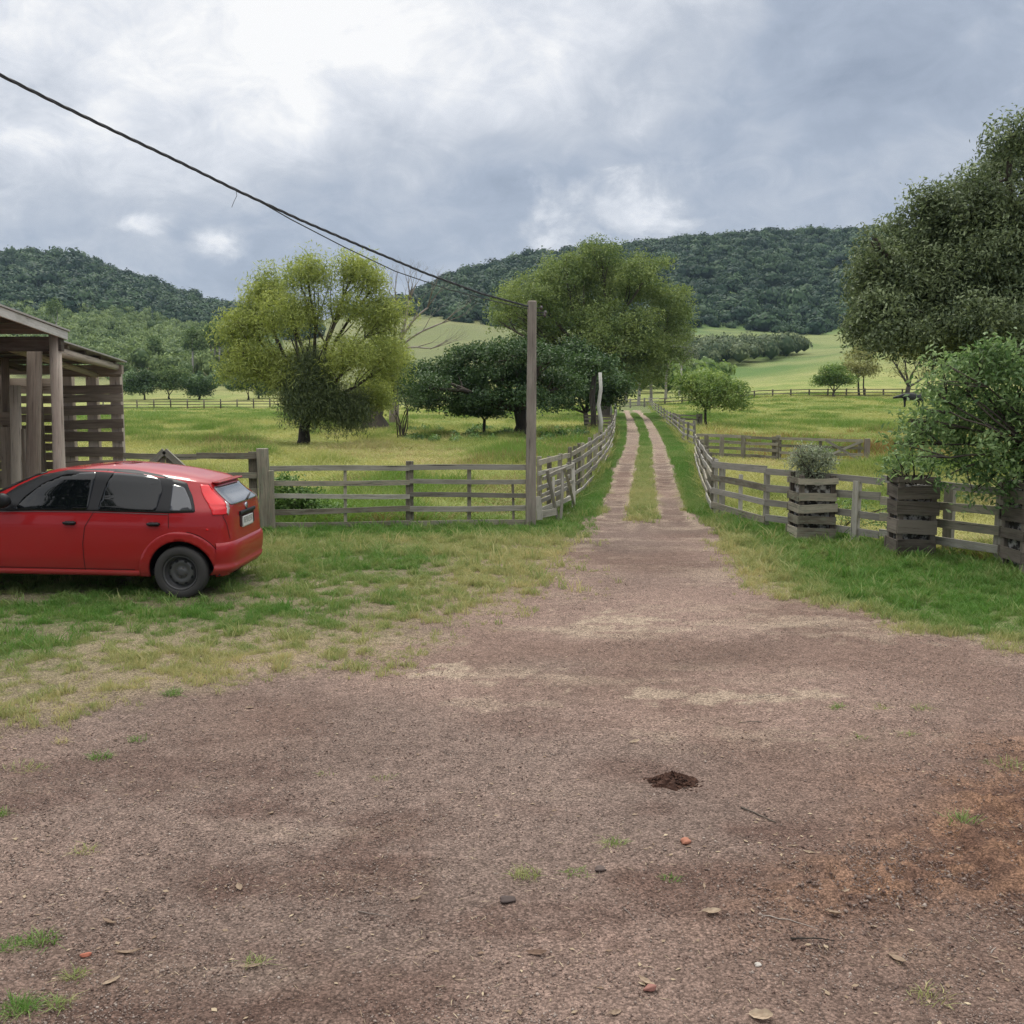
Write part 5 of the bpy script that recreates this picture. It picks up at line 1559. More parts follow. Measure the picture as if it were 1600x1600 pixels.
def pz(px, py, Y=None):
    """side view pixel -> (s, z) on the near flank"""
    Y = Y or (YS if py > 797 else YS + .10)
    s = (285 - px) / 1600 * Y * 1.01
    p = at(px, py, Y + s * math.tan(R(1.5)))
    return (s, unb(s, p.z))
def resample(poly, step):
    out = []
    n = len(poly)
    for i in range(n):
        a = np.array(poly[i]); b = np.array(poly[(i + 1) % n]); k = max(1, int(np.linalg.norm(b - a) / step))
        for j in range(k): out.append(tuple(a + (b - a) * j / k))
    return out
def roundp(poly, r=.03):
    out = []; n = len(poly)
    for i in range(n):
        p = np.array(poly[i]); a = np.array(poly[i - 1]); b = np.array(poly[(i + 1) % n])
        da = a - p; db = b - p; ra = min(r, np.linalg.norm(da) * .45); rb = min(r, np.linalg.norm(db) * .45)
        A = p + da / np.linalg.norm(da) * ra; B = p + db / np.linalg.norm(db) * rb
        for k in (0, .25, .5, .75, 1): out.append(tuple((1 - k) ** 2 * A + 2 * k * (1 - k) * p + k * k * B))
    return out
def patch(name, kind, poly, off, mat, parent, step=.03, mirror=False, rnd=0.0, thick=0.0):
    if rnd: poly = roundp(poly, rnd)
    pts = resample(poly, step)
    P = np.array(pts); x0, z0_ = P.min(0); x1, z1_ = P.max(0)
    gx, gz = np.meshgrid(np.arange(x0 + step / 2, x1, step), np.arange(z0_ + step / 2, z1_, step))
    gx = gx.ravel(); gz = gz.ravel()
    d = sdf(gx, gz, poly); k = d < -step * .4
    allp = [Vector(p) for p in pts] + [Vector((a, b)) for a, b in zip(gx[k], gz[k])]
    n0 = len(pts)
    vv, ee, ff, *_ = delaunay_2d_cdt(allp, [(i, (i + 1) % n0) for i in range(n0)], [], 1, 1e-5)
    V = []
    for v in vv:
        p, n = Wn(kind, v.x, v.y); V.append(p + n * off)
    V2 = []
    F = [tuple(f) for f in ff]
    # orient outward
    if F:
        a, b_, c = [V[i] for i in F[0]]
        nrm = (b_ - a).cross(c - a); p, n = Wn(kind, vv[F[0][0]].x, vv[F[0][0]].y)
        if nrm.dot(n) < 0: F = [f[::-1] for f in F]
    # rim going back to the body
    ed = {}
    for f in F:
        for i in range(3):
            e_ = (f[i], f[(i + 1) % 3]); ed[e_] = 1
    bnd = [e_ for e_ in ed if (e_[1], e_[0]) not in ed]
    base = len(V); m = {}
    for a, b_ in bnd:
        for i in (a, b_):
            if i not in m:
                p, n = Wn(kind, vv[i].x, vv[i].y); m[i] = len(V); V.append(p - n * .012)
    F += [(b_, a, m[a], m[b_]) for a, b_ in bnd]
    if mirror:
        V = [Vector((v.x, -v.y, v.z)) for v in V]; F = [f[::-1] for f in F]
    me = bpy.data.meshes.new(name); me.from_pydata([tuple(v) for v in V], [], F); me.materials.append(mat); me.update()
    me.polygons.foreach_set('use_smooth', [len(p.vertices) == 3 for p in me.polygons])
    o = bpy.data.objects.new(name, me); COL.objects.link(o); o.parent = parent
    return o
def ribbon(name, kind, line, w_, off, mat, parent, mirror=False):
    """thin strip along a polyline on the body skin"""
    pts = []
    for i in range(len(line) - 1):
        a = np.array(line[i]); b = np.array(line[i + 1]); k = max(1, int(np.linalg.norm(b - a) / .025))
        for j in range(k): pts.append(a + (b - a) * j / k)
    pts.append(np.array(line[-1]))
    V = []; F = []
    for i, p in enumerate(pts):
        t_ = pts[min(i + 1, len(pts) - 1)] - pts[max(i - 1, 0)]; t_ = t_ / (np.linalg.norm(t_) + 1e-9); nn = np.array((-t_[1], t_[0]))
        for s in (-1, 1):
            q = p + nn * s * w_ / 2; P_, n_ = Wn(kind, q[0], q[1]); V.append(P_ + n_ * off)
        if i: F.append((2 * i - 2, 2 * i - 1, 2 * i + 1, 2 * i))
    if mirror: V = [Vector((v.x, -v.y, v.z)) for v in V]
    me = bpy.data.meshes.new(name); me.from_pydata([tuple(v) for v in V], [], F); me.materials.append(mat); me.update()
    o = bpy.data.objects.new(name, me); COL.objects.link(o); o.parent = parent
    return o

paint, t, b = newmat('red_car_paint')
tcp = t.nodes.new('ShaderNodeTexCoord')
dn = noise(tcp.outputs['Object'], 3.5, 5, .65, tree=t)
spx = t.nodes.new('ShaderNodeSeparateXYZ'); t.links.new(tcp.outputs['Object'], spx.inputs[0])
dust = mth('MULTIPLY', sstep(spx.outputs[2], .55, .22, tree=t), mth('MULTIPLY_ADD', dn, .7, .1, tree=t), tree=t)
mxp = t.nodes.new('ShaderNodeMixRGB'); mxp.inputs[1].default_value = (.345, .012, .015, 1); mxp.inputs[2].default_value = (.26, .10, .075, 1)
t.links.new(mth('MULTIPLY_ADD', dn, .05, mth('MULTIPLY', dust, .55, tree=t), tree=t), mxp.inputs[0]); t.links.new(mxp.outputs[0], b.inputs['Base Color'])
b.inputs['Roughness'].default_value = .42
b.inputs['Coat Weight'].default_value = .6
b.inputs['Coat Roughness'].default_value = .03
b.inputs['Specular IOR Level'].default_value = .15
t.links.new(mth('MULTIPLY_ADD', dust, .5, .40, tree=t), b.inputs['Roughness'])
red = paint
glass = simple('tinted_glass', (.004, .005, .006), .03, spec=.38)
glass2 = simple('clear_window', (.055, .058, .065), .06, spec=.8)
black = simple('black_trim', (.012, .012, .013), .5, spec=.3)
gapm = simple('panel_gap', (.03, .004, .005), .8)
rubber = simple('tyre_rubber', (.028, .026, .024), .85, var=.25, vscale=8)
steel = simple('black_steel', (.075, .073, .072), .45, .4, var=.2)
lamp_red = simple('red_lens', (.68, .006, .010), .22, coat=.2)
lamp_clear = simple('clear_lens', (.42, .36, .34), .15, coat=1)

theta = R(1.5)
ctr = Vector((sx(286, 11.03) - .065, 11.07 + .80, 0))
car = empty('red_car', ctr, math.pi - theta); tag(car, 'red five door hatchback parked on the grass in front of the shed', 'car')
car.rotation_euler = (0, R(-.9), math.pi - theta)
levels = sorted(set(list(np.arange(.24, 1.37, .034)) + ZT[-4:] + [.60, .655, 1.38, 1.39, 1.412, 1.419]))
NL = 170
V = []; F = []
for z in levels:
    q, s, y = halfloop(z)
    qq = np.linspace(0, q[-1], NL)
    ss = np.interp(qq, q, s); yy = np.interp(qq, q, y)
    full = [(a, c) for a, c in zip(ss, yy)] + [(a, -c) for a, c in zip(ss[-2:0:-1], yy[-2:0:-1])]
    for a, c in full: V.append((a, c, z + dzb(a, z)))
NN = 2 * NL - 2
for i in range(len(levels) - 1):
    for j in range(NN):
        a = i * NN + j; b_ = i * NN + (j + 1) % NN
        f = (a, a + NN, b_ + NN, b_)
        c = np.mean([V[k] for k in f], 0)
        if abs(c[1]) > .45 and c[2] < .72 and (math.hypot(c[0], c[2] - .29) < .365 or math.hypot(c[0] - 2.486, c[2] - .29) < .365): continue
        F.append(f)
e = (len(levels) - 1) * NN
for j in range(NL - 2):      # roof cap
    a = e + j; b_ = e + j + 1; c = e + (NN - j) % NN; d = e + (NN - j - 1) % NN
    if b_ == d: continue
    F.append((a, c, d, b_) if j else (a, d, b_))
me = bpy.data.meshes.new('body'); me.from_pydata(V, [], [f[::-1] for f in F]); me.materials.append(red); me.validate(); me.update()
bm = bmesh.new(); bm.from_mesh(me); bmesh.ops.recalc_face_normals(bm, faces=bm.faces); bm.to_mesh(me); bm.free()
me.polygons.foreach_set('use_smooth', np.ones(len(me.polygons), bool))
body = bpy.data.objects.new('body', me); COL.objects.link(body); body.parent = car
# dark underside and wheel housings
mb = MB(); mb.box((1.35, 0, .27), (3.5, 1.42, .06)); mb.box((1.25, 0, .5), (1.6, 1.3, .5)); mb.box((-.2, 0, .42), (.55, 1.05, .3)); mb.build('underbody', black, car)

def arc(cx, cz, r, a0, a1, n=26): return [(cx + r * math.cos(R(a0 + (a1 - a0) * i / n)), cz + r * math.sin(R(a0 + (a1 - a0) * i / n))) for i in range(n + 1)]
for cx in (0.0, 2.486):
    for mir in (False, True):
        poly = arc(cx, .29, .452, -6, 186) + arc(cx, .29, .350, 188, -8)
        patch('wheel_arch', 'side', poly, .022, red, car, .03, mir)
        # inside of the housing
        Vh = []; Fh = []
        y0_, y1_ = .40, .85
        for i, (a, c) in enumerate(arc(cx, .29, .352, -10, 190, 24)):
            yo = W('side', a, max(c, .25)).y + .018
            Vh += [(a, yo, c), (a, y0_, c)]
            if i: k = 2 * i; Fh.append((k - 2, k - 1, k + 1, k))
        b0 = len(Vh); Vh.append((cx, y0_, .29))
        for i in range(24): Fh.append((2 * i + 1, 2 * i + 3, b0))
        if mir: Vh = [(a, -y_, c) for a, y_, c in Vh]
        me = bpy.data.meshes.new('wheel_housing'); me.from_pydata(Vh, [], Fh); me.materials.append(black); me.update()
        o = bpy.data.objects.new('wheel_housing', me); COL.objects.link(o); o.parent = car
# sills
for mir in (False, True):
    patch('sill', 'side', [(.40, .245), (2.10, .245), (2.10, .295), (.40, .300)], .020, red, car, .03, mir)
# bumper shell
QB = float(np.interp(-.37, halfloop(.45)[1][:300], halfloop(.45)[0][:300]))
def shell(name, kind, a0, a1, z_off, mat, na=50):
    V = []; F = []
    for i, (z, o_) in enumerate(z_off):
        for j in range(na + 1):
            a = a0 + (a1 - a0) * j / na
            p, n = Wn(kind, a, z); n.z = 0
            if n.length > 0: n.normalize()
            V.append(p + n * o_)
    for i in range(len(z_off) - 1):
        for j in range(na):
            a = i * (na + 1) + j; F.append((a, a + 1, a + na + 2, a + na + 1))
    me = bpy.data.meshes.new(name); me.from_pydata([tuple(v) for v in V], [], F); me.materials.append(mat); me.update()
    bm = bmesh.new(); bm.from_mesh(me); bmesh.ops.recalc_face_normals(bm, faces=bm.faces); bm.to_mesh(me); bm.free()
    me.polygons.foreach_set('use_smooth', np.ones(len(me.polygons), bool))
    o = bpy.data.objects.new(name, me); COL.objects.link(o); o.parent = car
    return o
bump_ = shell('bumper', 'rear', -QB, QB, [(.245, -.02), (.255, .02), (.30, .038), (.345, .040), (.352, .026), (.40, .030), (.50, .034), (.565, .030), (.60, .018), (.618, -.01)], red)
shell('bumper', 'front', -1.2, 1.2, [(.245, -.02), (.26, .02), (.35, .03), (.50, .03), (.60, .0)], red)
# window surround, glass
surr = [pz(*p) for p in [(-22, 803), (-8, 786), (22, 764), (60, 746), (100, 738), (150, 735.5), (200, 737), (246, 744), (288, 755), (299, 773), (309, 799.5), (268, 801), (150, 799.5), (60, 800)]]
fw = [pz(*p) for p in [(29, 797), (40, 779), (66, 758), (98, 744.5), (148, 740), (143, 796.5), (100, 797)]]
rw_ = [pz(*p) for p in [(158, 796.5), (166, 757), (173, 741), (232, 745), (248, 750.5), (254, 767), (249, 796.5)]]
qw = [pz(*p) for p in [(267, 757), (286, 762), (296, 778), (304, 796), (270, 797)]]
for mir in (False, True):
    patch('window_surround', 'side', surr, .005, black, car, .03, mir, .03)
    patch('window', 'side', fw, .009, glass, car, .03, mir, .04)
    patch('window', 'side', rw_, .009, glass, car, .03, mir, .04)
    patch('window', 'side', qw, .009, glass2, car, .03, mir, .03)
    # door seams
    for ln in ([(163, 737), (160, 745), (152, 800), (138, 824), (134, 850), (135, 894)], [(250, 745), (262, 752), (268, 801), (269, 824)]):
        ribbon('door_seam', 'side', [pz(*p) for p in ln], .007, .0035, gapm, car, mir)
    ribbon('door_seam', 'side', arc(0, .29, .458, 100, 172, 14), .007, .0035, gapm, car, mir)
    ribbon('door_seam', 'side', [(.50, .312), (2.05, .312)], .008, .0035, gapm, car, mir)
    ribbon('belt_line', 'side', [pz(-20, 803), pz(60, 801.5), pz(150, 801), pz(268, 803)], .008, .008, simple('rubber_strip', (.05, .04, .04), .5), car, mir)
    sg = -1 if mir else 1
    for px in (115, 246):
        s_, z_ = pz(px, 817.5); p, n = Wn('side', s_, z_)
        mb = MB(); mb.tube([Vector((s_ - .065, sg * (p.y + .012), p.z)), Vector((s_ - .055, sg * (p.y + .030), p.z)), Vector((s_ + .055, sg * (p.y + .030), p.z - .002)), Vector((s_ + .070, sg * (p.y + .010), p.z - .002))], [.013, .016, .016, .012], 8)
        mb.build('door_handle', black, car, True)
        patch('handle_recess', 'side', [(s_ - .06, z_ - .028), (s_ + .06, z_ - .028), (s_ + .06, z_ + .018), (s_ - .06, z_ + .018)], .0025, gapm, car, .03, mir, .02)
    # mirror
    s_, z_ = pz(17, 784)
    mb = MB(); mb.tube([Vector((s_ - .02, sg * .80, z_ - .02)), Vector((s_ - .02, sg * .86, z_ + .0)), Vector((s_ - .015, sg * .93, z_ + .012)), Vector((s_ - .01, sg * .985, z_ + .01)), Vector((s_ - .01, sg * 1.0, z_ + .01))], [.03, .06, .085, .075, .03], 12)
    mi = mb.build('mirror', black, car, True)
    # side reflector
    s_, z_ = pz(327, 826, YS); patch('side_reflector', 'side', [(s_ - .012, z_ - .01), (s_ + .012, z_ - .01), (s_ + .012, z_ + .01), (s_ - .012, z_ + .01)], .008, lamp_red, car, .01, mir)
# rear lamps, tailgate, rear glass
def qof(s_, z):          # distance from the rear centre of a flank point
    q, s, y = halfloop(z)
    i = np.argmax(s > s_); return float(q[i])
for sg in (1, -1):
    outer = [(1.345, -.150), (1.25, -.185), (1.12, -.245), (1.02, -.295), (.92, -.345)]
    inner = [.53, .54, .565, .60, .64]
    poly = [(sg * qof(s_, z), z) for z, s_ in outer] + [(sg * i_, z) for (z, _), i_ in list(zip(outer, inner))[::-1]]
    patch('tail_light', 'rear', poly, .010, lamp_red, car, .02)
    poly = [(sg * .585, 1.06), (sg * .555, 1.10), (sg * .56, 1.00), (sg * .62, .91), (sg * .645, .93)]
    patch('tail_light', 'rear', poly, .013, lamp_clear, car, .02)
patch('rear_window', 'rear', [(-.54, 1.025), (.54, 1.025), (.50, 1.20), (.49, 1.335), (-.49, 1.335), (-.50, 1.20)], .006, simple('rear_glass', (.10, .11, .12), .07, spec=.9, coat=.6), car, .03, rnd=.05)
for sg in (1, -1):
    ribbon('tailgate_seam', 'rear', [(sg * .515, 1.36), (sg * .60, 1.10), (sg * .70, .90), (sg * .66, .82), (sg * .62, .64)], .008, .004, gapm, car)
# roof spoiler lip
mb = MB(); mb.beam((-.285, -.46, 1.252), (-.285, .46, 1.252), .022, .085, up=(0, 0, 1), n=6); o = mb.build('spoiler', red, car, False, bevel=.008)
# wiper, plate, lamp bar, badge
mb = MB(); mb.tube([W('rear', 0, 1.05) + Vector((-.03, 0, .0)), W('rear', -.30, 1.13) + Vector((-.03, 0, 0))], .009, 6); mb.build('wiper', black, car, True)
patch('plate_recess', 'rear', [(-.30, .735), (.30, .735), (.28, .90), (-.28, .90)], .003, gapm, car, .03, rnd=.03)
patch('garnish', 'rear', [(-.30, .875), (.30, .875), (.30, .915), (-.30, .915)], .022, black, car, .03)
pl_ = patch('number_plate', 'rear', [(-.20, .725), (.20, .725), (.20, .845), (-.20, .845)], .014, simple('plate_white', (.62, .62, .58), .4), car, .03)
for i in range(7):
    x0 = -.15 + i * .046 + (.012 if i > 2 else 0)
    kk = i % 3
    ln = [[(x0, .77), (x0, .83), (x0 + .024, .83), (x0 + .024, .77)], [(x0, .83), (x0 + .024, .83), (x0, .77), (x0 + .024, .77)], [(x0, .77), (x0 + .024, .77), (x0 + .024, .80), (x0, .80), (x0, .83), (x0 + .024, .83)]][kk]
    ribbon('plate_lettering', 'rear', ln, .007, .0165, black, pl_)
mb = MB(); c_ = W('rear', 0, .955); mb.tube([c_ + Vector((.01, 0, 0)), c_ + Vector((-.014, 0, 0))], [.045, .04], 18); o = mb.build('badge', simple('badge_metal', (.5, .5, .52), .25, .9), car, True)
# windscreen, bonnet seam, headlights
patch('windscreen', 'front', [(-.66, 1.00), (.66, 1.00), (.56, 1.34), (-.56, 1.34)], .006, glass, car, .04, rnd=.05)
for sg in (1, -1):
    patch('headlight', 'front', [(sg * .55, .66), (sg * .95, .70), (sg * 1.12, .80), (sg * .62, .76)], .008, lamp_clear, car, .03)
patch('grille', 'front', [(-.45, .62), (.45, .62), (.40, .72), (-.40, .72)], .006, black, car, .04)
# wheels
def lathe(prof, n=48):
    V = []; F = []
    m = len(prof)
    for i in range(n):
        a = 2 * math.pi * i / n
        for r_, y_ in prof: V.append((r_ * math.cos(a), y_, r_ * math.sin(a)))
    for i in range(n):
        for j in range(m - 1):
            a = i * m + j; b_ = ((i + 1) % n) * m + j
            F.append((a, b_, b_ + 1, a + 1))
    return V, F
def mkmesh(name, V, F, mat, parent, sm=True):
    me = bpy.data.meshes.new(name); me.from_pydata(V, [], F); me.materials.append(mat); me.update()
    bm = bmesh.new(); bm.from_mesh(me); bmesh.ops.recalc_face_normals(bm, faces=bm.faces); bm.to_mesh(me); bm.free()
    if sm: me.polygons.foreach_set('use_smooth', np.ones(len(me.polygons), bool))
    o = bpy.data.objects.new(name, me); COL.objects.link(o); o.parent = parent
    return o
for cx, sg in ((0, 1), (2.486, 1), (0, -1), (2.486, -1)):
    w0 = mb = None
    V, F = lathe([(.190, .055), (.198, .082), (.215, .090), (.245, .092), (.270, .086), (.282, .074), (.289, .060), (.2895, .03), (.2885, .028), (.2885, .024), (.2895, .022), (.2895, -.02), (.2885, -.022), (.2895, -.026), (.289, -.06), (.28, -.078), (.25, -.09), (.19, -.08)], 60)
    wh = mkmesh('wheel', *lathe([(.0, .035), (.03, .036), (.045, .030), (.060, .014), (.085, .022), (.115, .030), (.135, .022), (.150, -.010), (.165, -.020), (.172, .040), (.176, .062), (.186, .074), (.193, .066), (.190, .04), (.188, -.06)], 48), steel, car)
    tyre = mkmesh('tyre', V, F, rubber, wh)
    holes = MB()
    for i in range(8):
        a = 2 * math.pi * (i + .5) / 8
        c = Vector((.128 * math.cos(a), .0275, .128 * math.sin(a)))
        n_ = Vector((0, 1, 0)); u = Vector((math.cos(a), -.25, math.sin(a))); w_ = Vector((-math.sin(a), 0, math.cos(a)))
        holes.add([c + n_ * .004 + u * .012 * math.cos(k) + w_ * .020 * math.sin(k) for k in np.linspace(0, 5.8, 12)], [tuple(range(12))])
    holes.build('rim_hole', simple('hole_black', (.004, .004, .004), .9), wh)
    bolts = MB()
    for i in range(4):
        a = 2 * math.pi * (i + .25) / 4; c = Vector((.052 * math.cos(a), 0, .052 * math.sin(a))); bolts.tube([c + Vector((0, .012, 0)), c + Vector((0, .034, 0))], .009, 6)
    bolts.build('wheel_bolt', simple('bolt_steel', (.12, .10, .09), .5, .6), wh)
    wh.location = (cx, sg * .755, .288)
    if sg < 0: wh.rotation_euler = (0, 0, math.pi)

# trees behind the camera, mirrored in the car windows
for px_, py_, hh, sd_, lab in ((-9.6, -4.5, 10.5, 404, 'lower leafy tree behind the viewer, closest to the yard'), (-13, -2.5, 13, 401, 'tall leafy tree behind the viewer nearest the car'), (-18.5, 0, 14.5, 402, 'tallest leafy tree behind the viewer further left'), (-25, -9, 12, 403, 'leafy tree behind the viewer at the far left')):
    b = Vector((px_, py_, 0)); rg = random.Random(sd_)
    lb = [(b + Vector((rg.uniform(-2.6, 2.6), rg.uniform(-2, 2), hh * rg.uniform(.38, .95))), (1.6, 1.6, 1.2)) for _ in range(11)]
    tree('garden_tree', lab, b, b + Vector((0, 0, hh * .33)), .24, lb, 'dark', 380, 24, .38, .15, .45, sd_, shell=.4, below=.8)
# ------------------------------------------------------------------ things lying on the yard
def zg(p):
    f = fields(np.array([p.x]), np.array([p.y])); return float(H(p.x, p.y)) + float((f['med'][0] - .5) * .030 + (f['fin'][0] - .5) * .018)
# crumbly dung heap
hp = gp(1050, 1222); hp.z = zg(hp); 
V = []; F = []; nr, na = 14, 40; rg = np.random.default_rng(3)
for i in range(nr + 1):
    for j in range(na):
        a = 2 * math.pi * j / na; k = i / nr
        rr = .135 * k * (1 + .18 * math.sin(3 * a + 1) + .10 * math.sin(7 * a))
        z = .062 * (1 - k) ** .9 * (1 + .25 * math.sin(2 * a)) - .004 + (rg.uniform(-1, 1) * .011 if i < nr else -.01)
        V.append((rr * math.cos(a) * 1.15 + rg.uniform(-1, 1) * .006, rr * math.sin(a) * .8 + rg.uniform(-1, 1) * .006, z))
for i in range(nr):
    for j in range(na):
        a = i * na + j; b_ = i * na + (j + 1) % na; F.append((a, b_, b_ + na, a + na))
dm = leafmat('dark_dung', (.028, .014, .010), (.10, .052, .035), 0, .9, .2)
root = empty('dung_heap', hp); tag(root, 'small crumbly dark brown dung heap on the bare yard', 'dung heap')
o = mkmesh('heap', V, F, dm, root, False); o.data.attributes.new('v', 'FLOAT', 'POINT').data.foreach_set('value', rg.uniform(0, 1, len(V)).astype(np.float32))
x = rg.normal(0, .075, 420); y = rg.normal(0, .05, 420)
V = []; F = []; vv = []
for i in range(420):
    Vp, Fp = PB[i % 8]; s_ = rg.uniform(.003, .011); d = math.hypot(x[i] / 1.15, y[i] / .8)
    b0 = len(V); V += [tuple(Vp_ * s_ + np.array((x[i], y[i], max(.0, .062 * (1 - d / .135)) + s_ * .3))) for Vp_ in Vp]; F += [tuple(int(k) + b0 for k in f) for f in Fp]; vv += [rg.uniform(0, 1)] * 6
o = mkmesh('crumbs', V, F, dm, root, False); o['kind'] = 'stuff'
o.data.attributes.new('v', 'FLOAT', 'POINT').data.foreach_set('value', np.array(vv, np.float32))

# brick piece and stones
def stone(px, py, w_, label, col, name='stone', cat='stone', seed=0, hk=.55):
    p = gp(px, py); p.z = zg(p)
    bm = bmesh.new(); bmesh.ops.create_icosphere(bm, subdivisions=3, radius=1)
    r = random.Random(seed)
    for v in bm.verts:
        c = v.co; k = 1 + .14 * math.sin(c.x * 3 + seed) + .12 * math.cos(c.y * 4 + c.z * 3 + seed)
        v.co = Vector((c.x * w_ / 2 * k, c.y * w_ * .36 * k, max(-.3, c.z) * w_ * hk / 2 * k))
    me = bpy.data.meshes.new(name); bm.to_mesh(me); bm.free(); me.materials.append(simple(name + '_skin', col, .85, var=.25, vscale=60, bump=.4))
    me.polygons.foreach_set('use_smooth', np.ones(len(me.polygons), bool))
    o = bpy.data.objects.new(name, me); COL.objects.link(o); o.location = p + Vector((0, 0, w_ * .12)); o.rotation_euler.z = r.uniform(0, .6); tag(o, label, cat)
stone(1072, 1318, .062, 'rounded orange brick lump right of the middle of the yard', (.28, .115, .07), 'brick_fragment', 'brick', 2)
stone(134, 1494, .05 / 1.3, 'small orange brick chip at the lower left by the grass tufts', (.30, .10, .06), 'brick_fragment', 'brick', 5)
stone(794, 1409, .075, 'dark flat stone in the middle of the bare yard', (.05, .035, .03), 'stone', 'stone', 3, .3)
stone(1015, 1547, .05, 'reddish stone near the bottom edge below the dung heap', (.20, .09, .07), 'stone', 'stone', 6)
stone(938, 1362, .06, 'dark stone right of the grass tufts in the middle of the yard', (.07, .05, .042), 'stone', 'stone', 8, .4)
stone(1185, 1508, .03, 'tiny pale stone at the lower right', (.36, .33, .29), 'stone', 'stone', 9)

# dry leaves lying about
drym = leafmat('dry_leaf', (.16, .095, .065), (.47, .37, .26), .1, .8)
def dry_leaf(px, py, L_, W_, rz, v, label, curl=.25, seed=0):
    p = gp(px, py); p.z = zg(p) + .004
    r = random.Random(seed + int(px)); V = []; F = []; n = 8
    for i in range(n + 1):
        k = i / n; w_ = W_ * math.sin(math.pi * min(1, k * .93 + .04)) ** .75 * (1 + r.uniform(-.15, .15))
        cz = curl * L_ * (k - .5) ** 2 * 2.2
        for j, s in enumerate((-1, -.5, 0, .5, 1)):
            V.append(((k - .5) * L_, s * w_ / 2, cz + abs(s) ** 1.5 * w_ * curl * 1.2 + r.uniform(-1, 1) * .0015))
    for i in range(n):
        for j in range(4): a = i * 5 + j; F.append((a, a + 1, a + 6, a + 5))
    b0 = len(V); V += [(-L_ / 2, -.0012, curl * L_ * .55), (-L_ / 2, .0012, curl * L_ * .55), (-L_ * .78, .001, .004), (-L_ * .78, -.001, .004)]; F.append((b0, b0 + 1, b0 + 2, b0 + 3))
    me = bpy.data.meshes.new('dry_leaf'); me.from_pydata(V, [], F); me.materials.append(drym); me.update()
    me.attributes.new('v', 'FLOAT', 'POINT').data.foreach_set('value', (np.full(len(V), v) * np.random.default_rng(int(px)).uniform(.55, 1.05, len(V))).astype(np.float32))
    o = bpy.data.objects.new('dry_leaf', me); COL.objects.link(o); o.location = p; o.rotation_euler = (r.uniform(-.25, .25), r.uniform(-.2, .2), rz); tag(o, label, 'leaf')
for a in [(1112, 1428, .085, .040, .2, .95, 'palest broad dry leaf below the brick lump'), (1302, 1428, .075, .030, -.9, .55, 'curled dry leaf at the edge of the red soil'), (1402, 1502, .080, .032, -1.0, .6, 'pinkish dry leaf at the lower right'),
          (1009, 1538, .080, .034, -.9, .7, 'buff dry leaf standing near the bottom edge left of the reddish stone'), (838, 1490, .085, .030, .0, .12, 'flat reddish leaf between the dark stone and the bottom edge'), (374, 1390, .060, .028, -1.1, .6, 'folded leaf left of the middle of the yard'),
          (200, 1490, .110, .026, .15, .45, 'long narrow leaf at the lower left'), (170, 1446, .075, .026, -.4, .4, 'leaf beside the green tufts at the lower left'), (392, 1513, .085, .018, .1, .75, 'thin pale leaf under the faint tuft left of the bottom middle'),
          (175, 1540, .070, .026, .8, .75, 'twisted pale leaf right of the lowest green tuft'), (992, 1163, .075, .030, .4, .95, 'tiny pale leaf above the dung heap'), (1264, 1335, .055, .018, -.3, .95, 'white looking leaf sliver beside the red soil'),
          (1320, 1394, .050, .016, .2, .85, 'pale sliver above the curled leaf'), (544, 1482, .020, .014, .3, .95, 'tiny cream leaf chip left of the bottom middle'), (1190, 1590, .085, .05, -.4, 1.0, 'whitish broken leaf at the very bottom edge'),
          (960, 1583, .060, .024, .6, .5, 'brown leaf at the bottom edge left of the whitish one'), (650, 1408, .060, .018, .3, .55, 'slim brown leaf left of the dark stone'), (1366, 1448, .03, .014, 0, 1.0, 'small white chip like leaf at the lower right'),
          (1240, 1322, .05, .012, .1, .7, 'dull straw coloured leaf left of the red soil'), (423, 1272, .055, .02, 1.2, .5, 'brownish leaf in the left middle of the yard'), (390, 1108, .06, .03, .1, .6, 'leaf at the edge of the left grass'),
          (1100, 1385, .05, .014, 1.4, .6, 'upright thin leaf above the palest broad leaf')]:
    dry_leaf(*a)
# twigs
def twig(px0, py0, px1, py1, r_, label, mat='bark_dead'):
    a = gp(px0, py0); b_ = gp(px1, py1); a.z = zg(a) + r_; b_.z = zg(b_) + r_
    mb = MB(); limb(mb, (0, 0, 0), b_ - a, r_, r_ * .5, .06, 6, 5, random.Random(int(px0))); o = mb.build('twig', M[mat], None, True); o.location = a; tag(o, label, 'twig')
twig(1158, 1264, 1212, 1284, .005, 'dark twig right below the dung heap', 'bark')
twig(975, 1418, 992, 1436, .0028, 'thin dry stalk above the dark smudge in the yard')
twig(1190, 1430, 1275, 1450, .0028, 'long thin root left of the curled dry leaf')
twig(1235, 1468, 1305, 1472, .004, 'dark curved stick at the lower right', 'bark')
twig(1180, 1088, 1218, 1083, .0028, 'straw stalk near the pale sand streak')
twig(1190, 1128, 1152, 1131, .004, 'short brown stick below the pale sand streak', 'bark')
twig(1548, 1490, 1562, 1476, .003, 'pale stalk at the right edge of the yard')
twig(560, 1427, 610, 1434, .003, 'crooked root in the left middle of the yard')
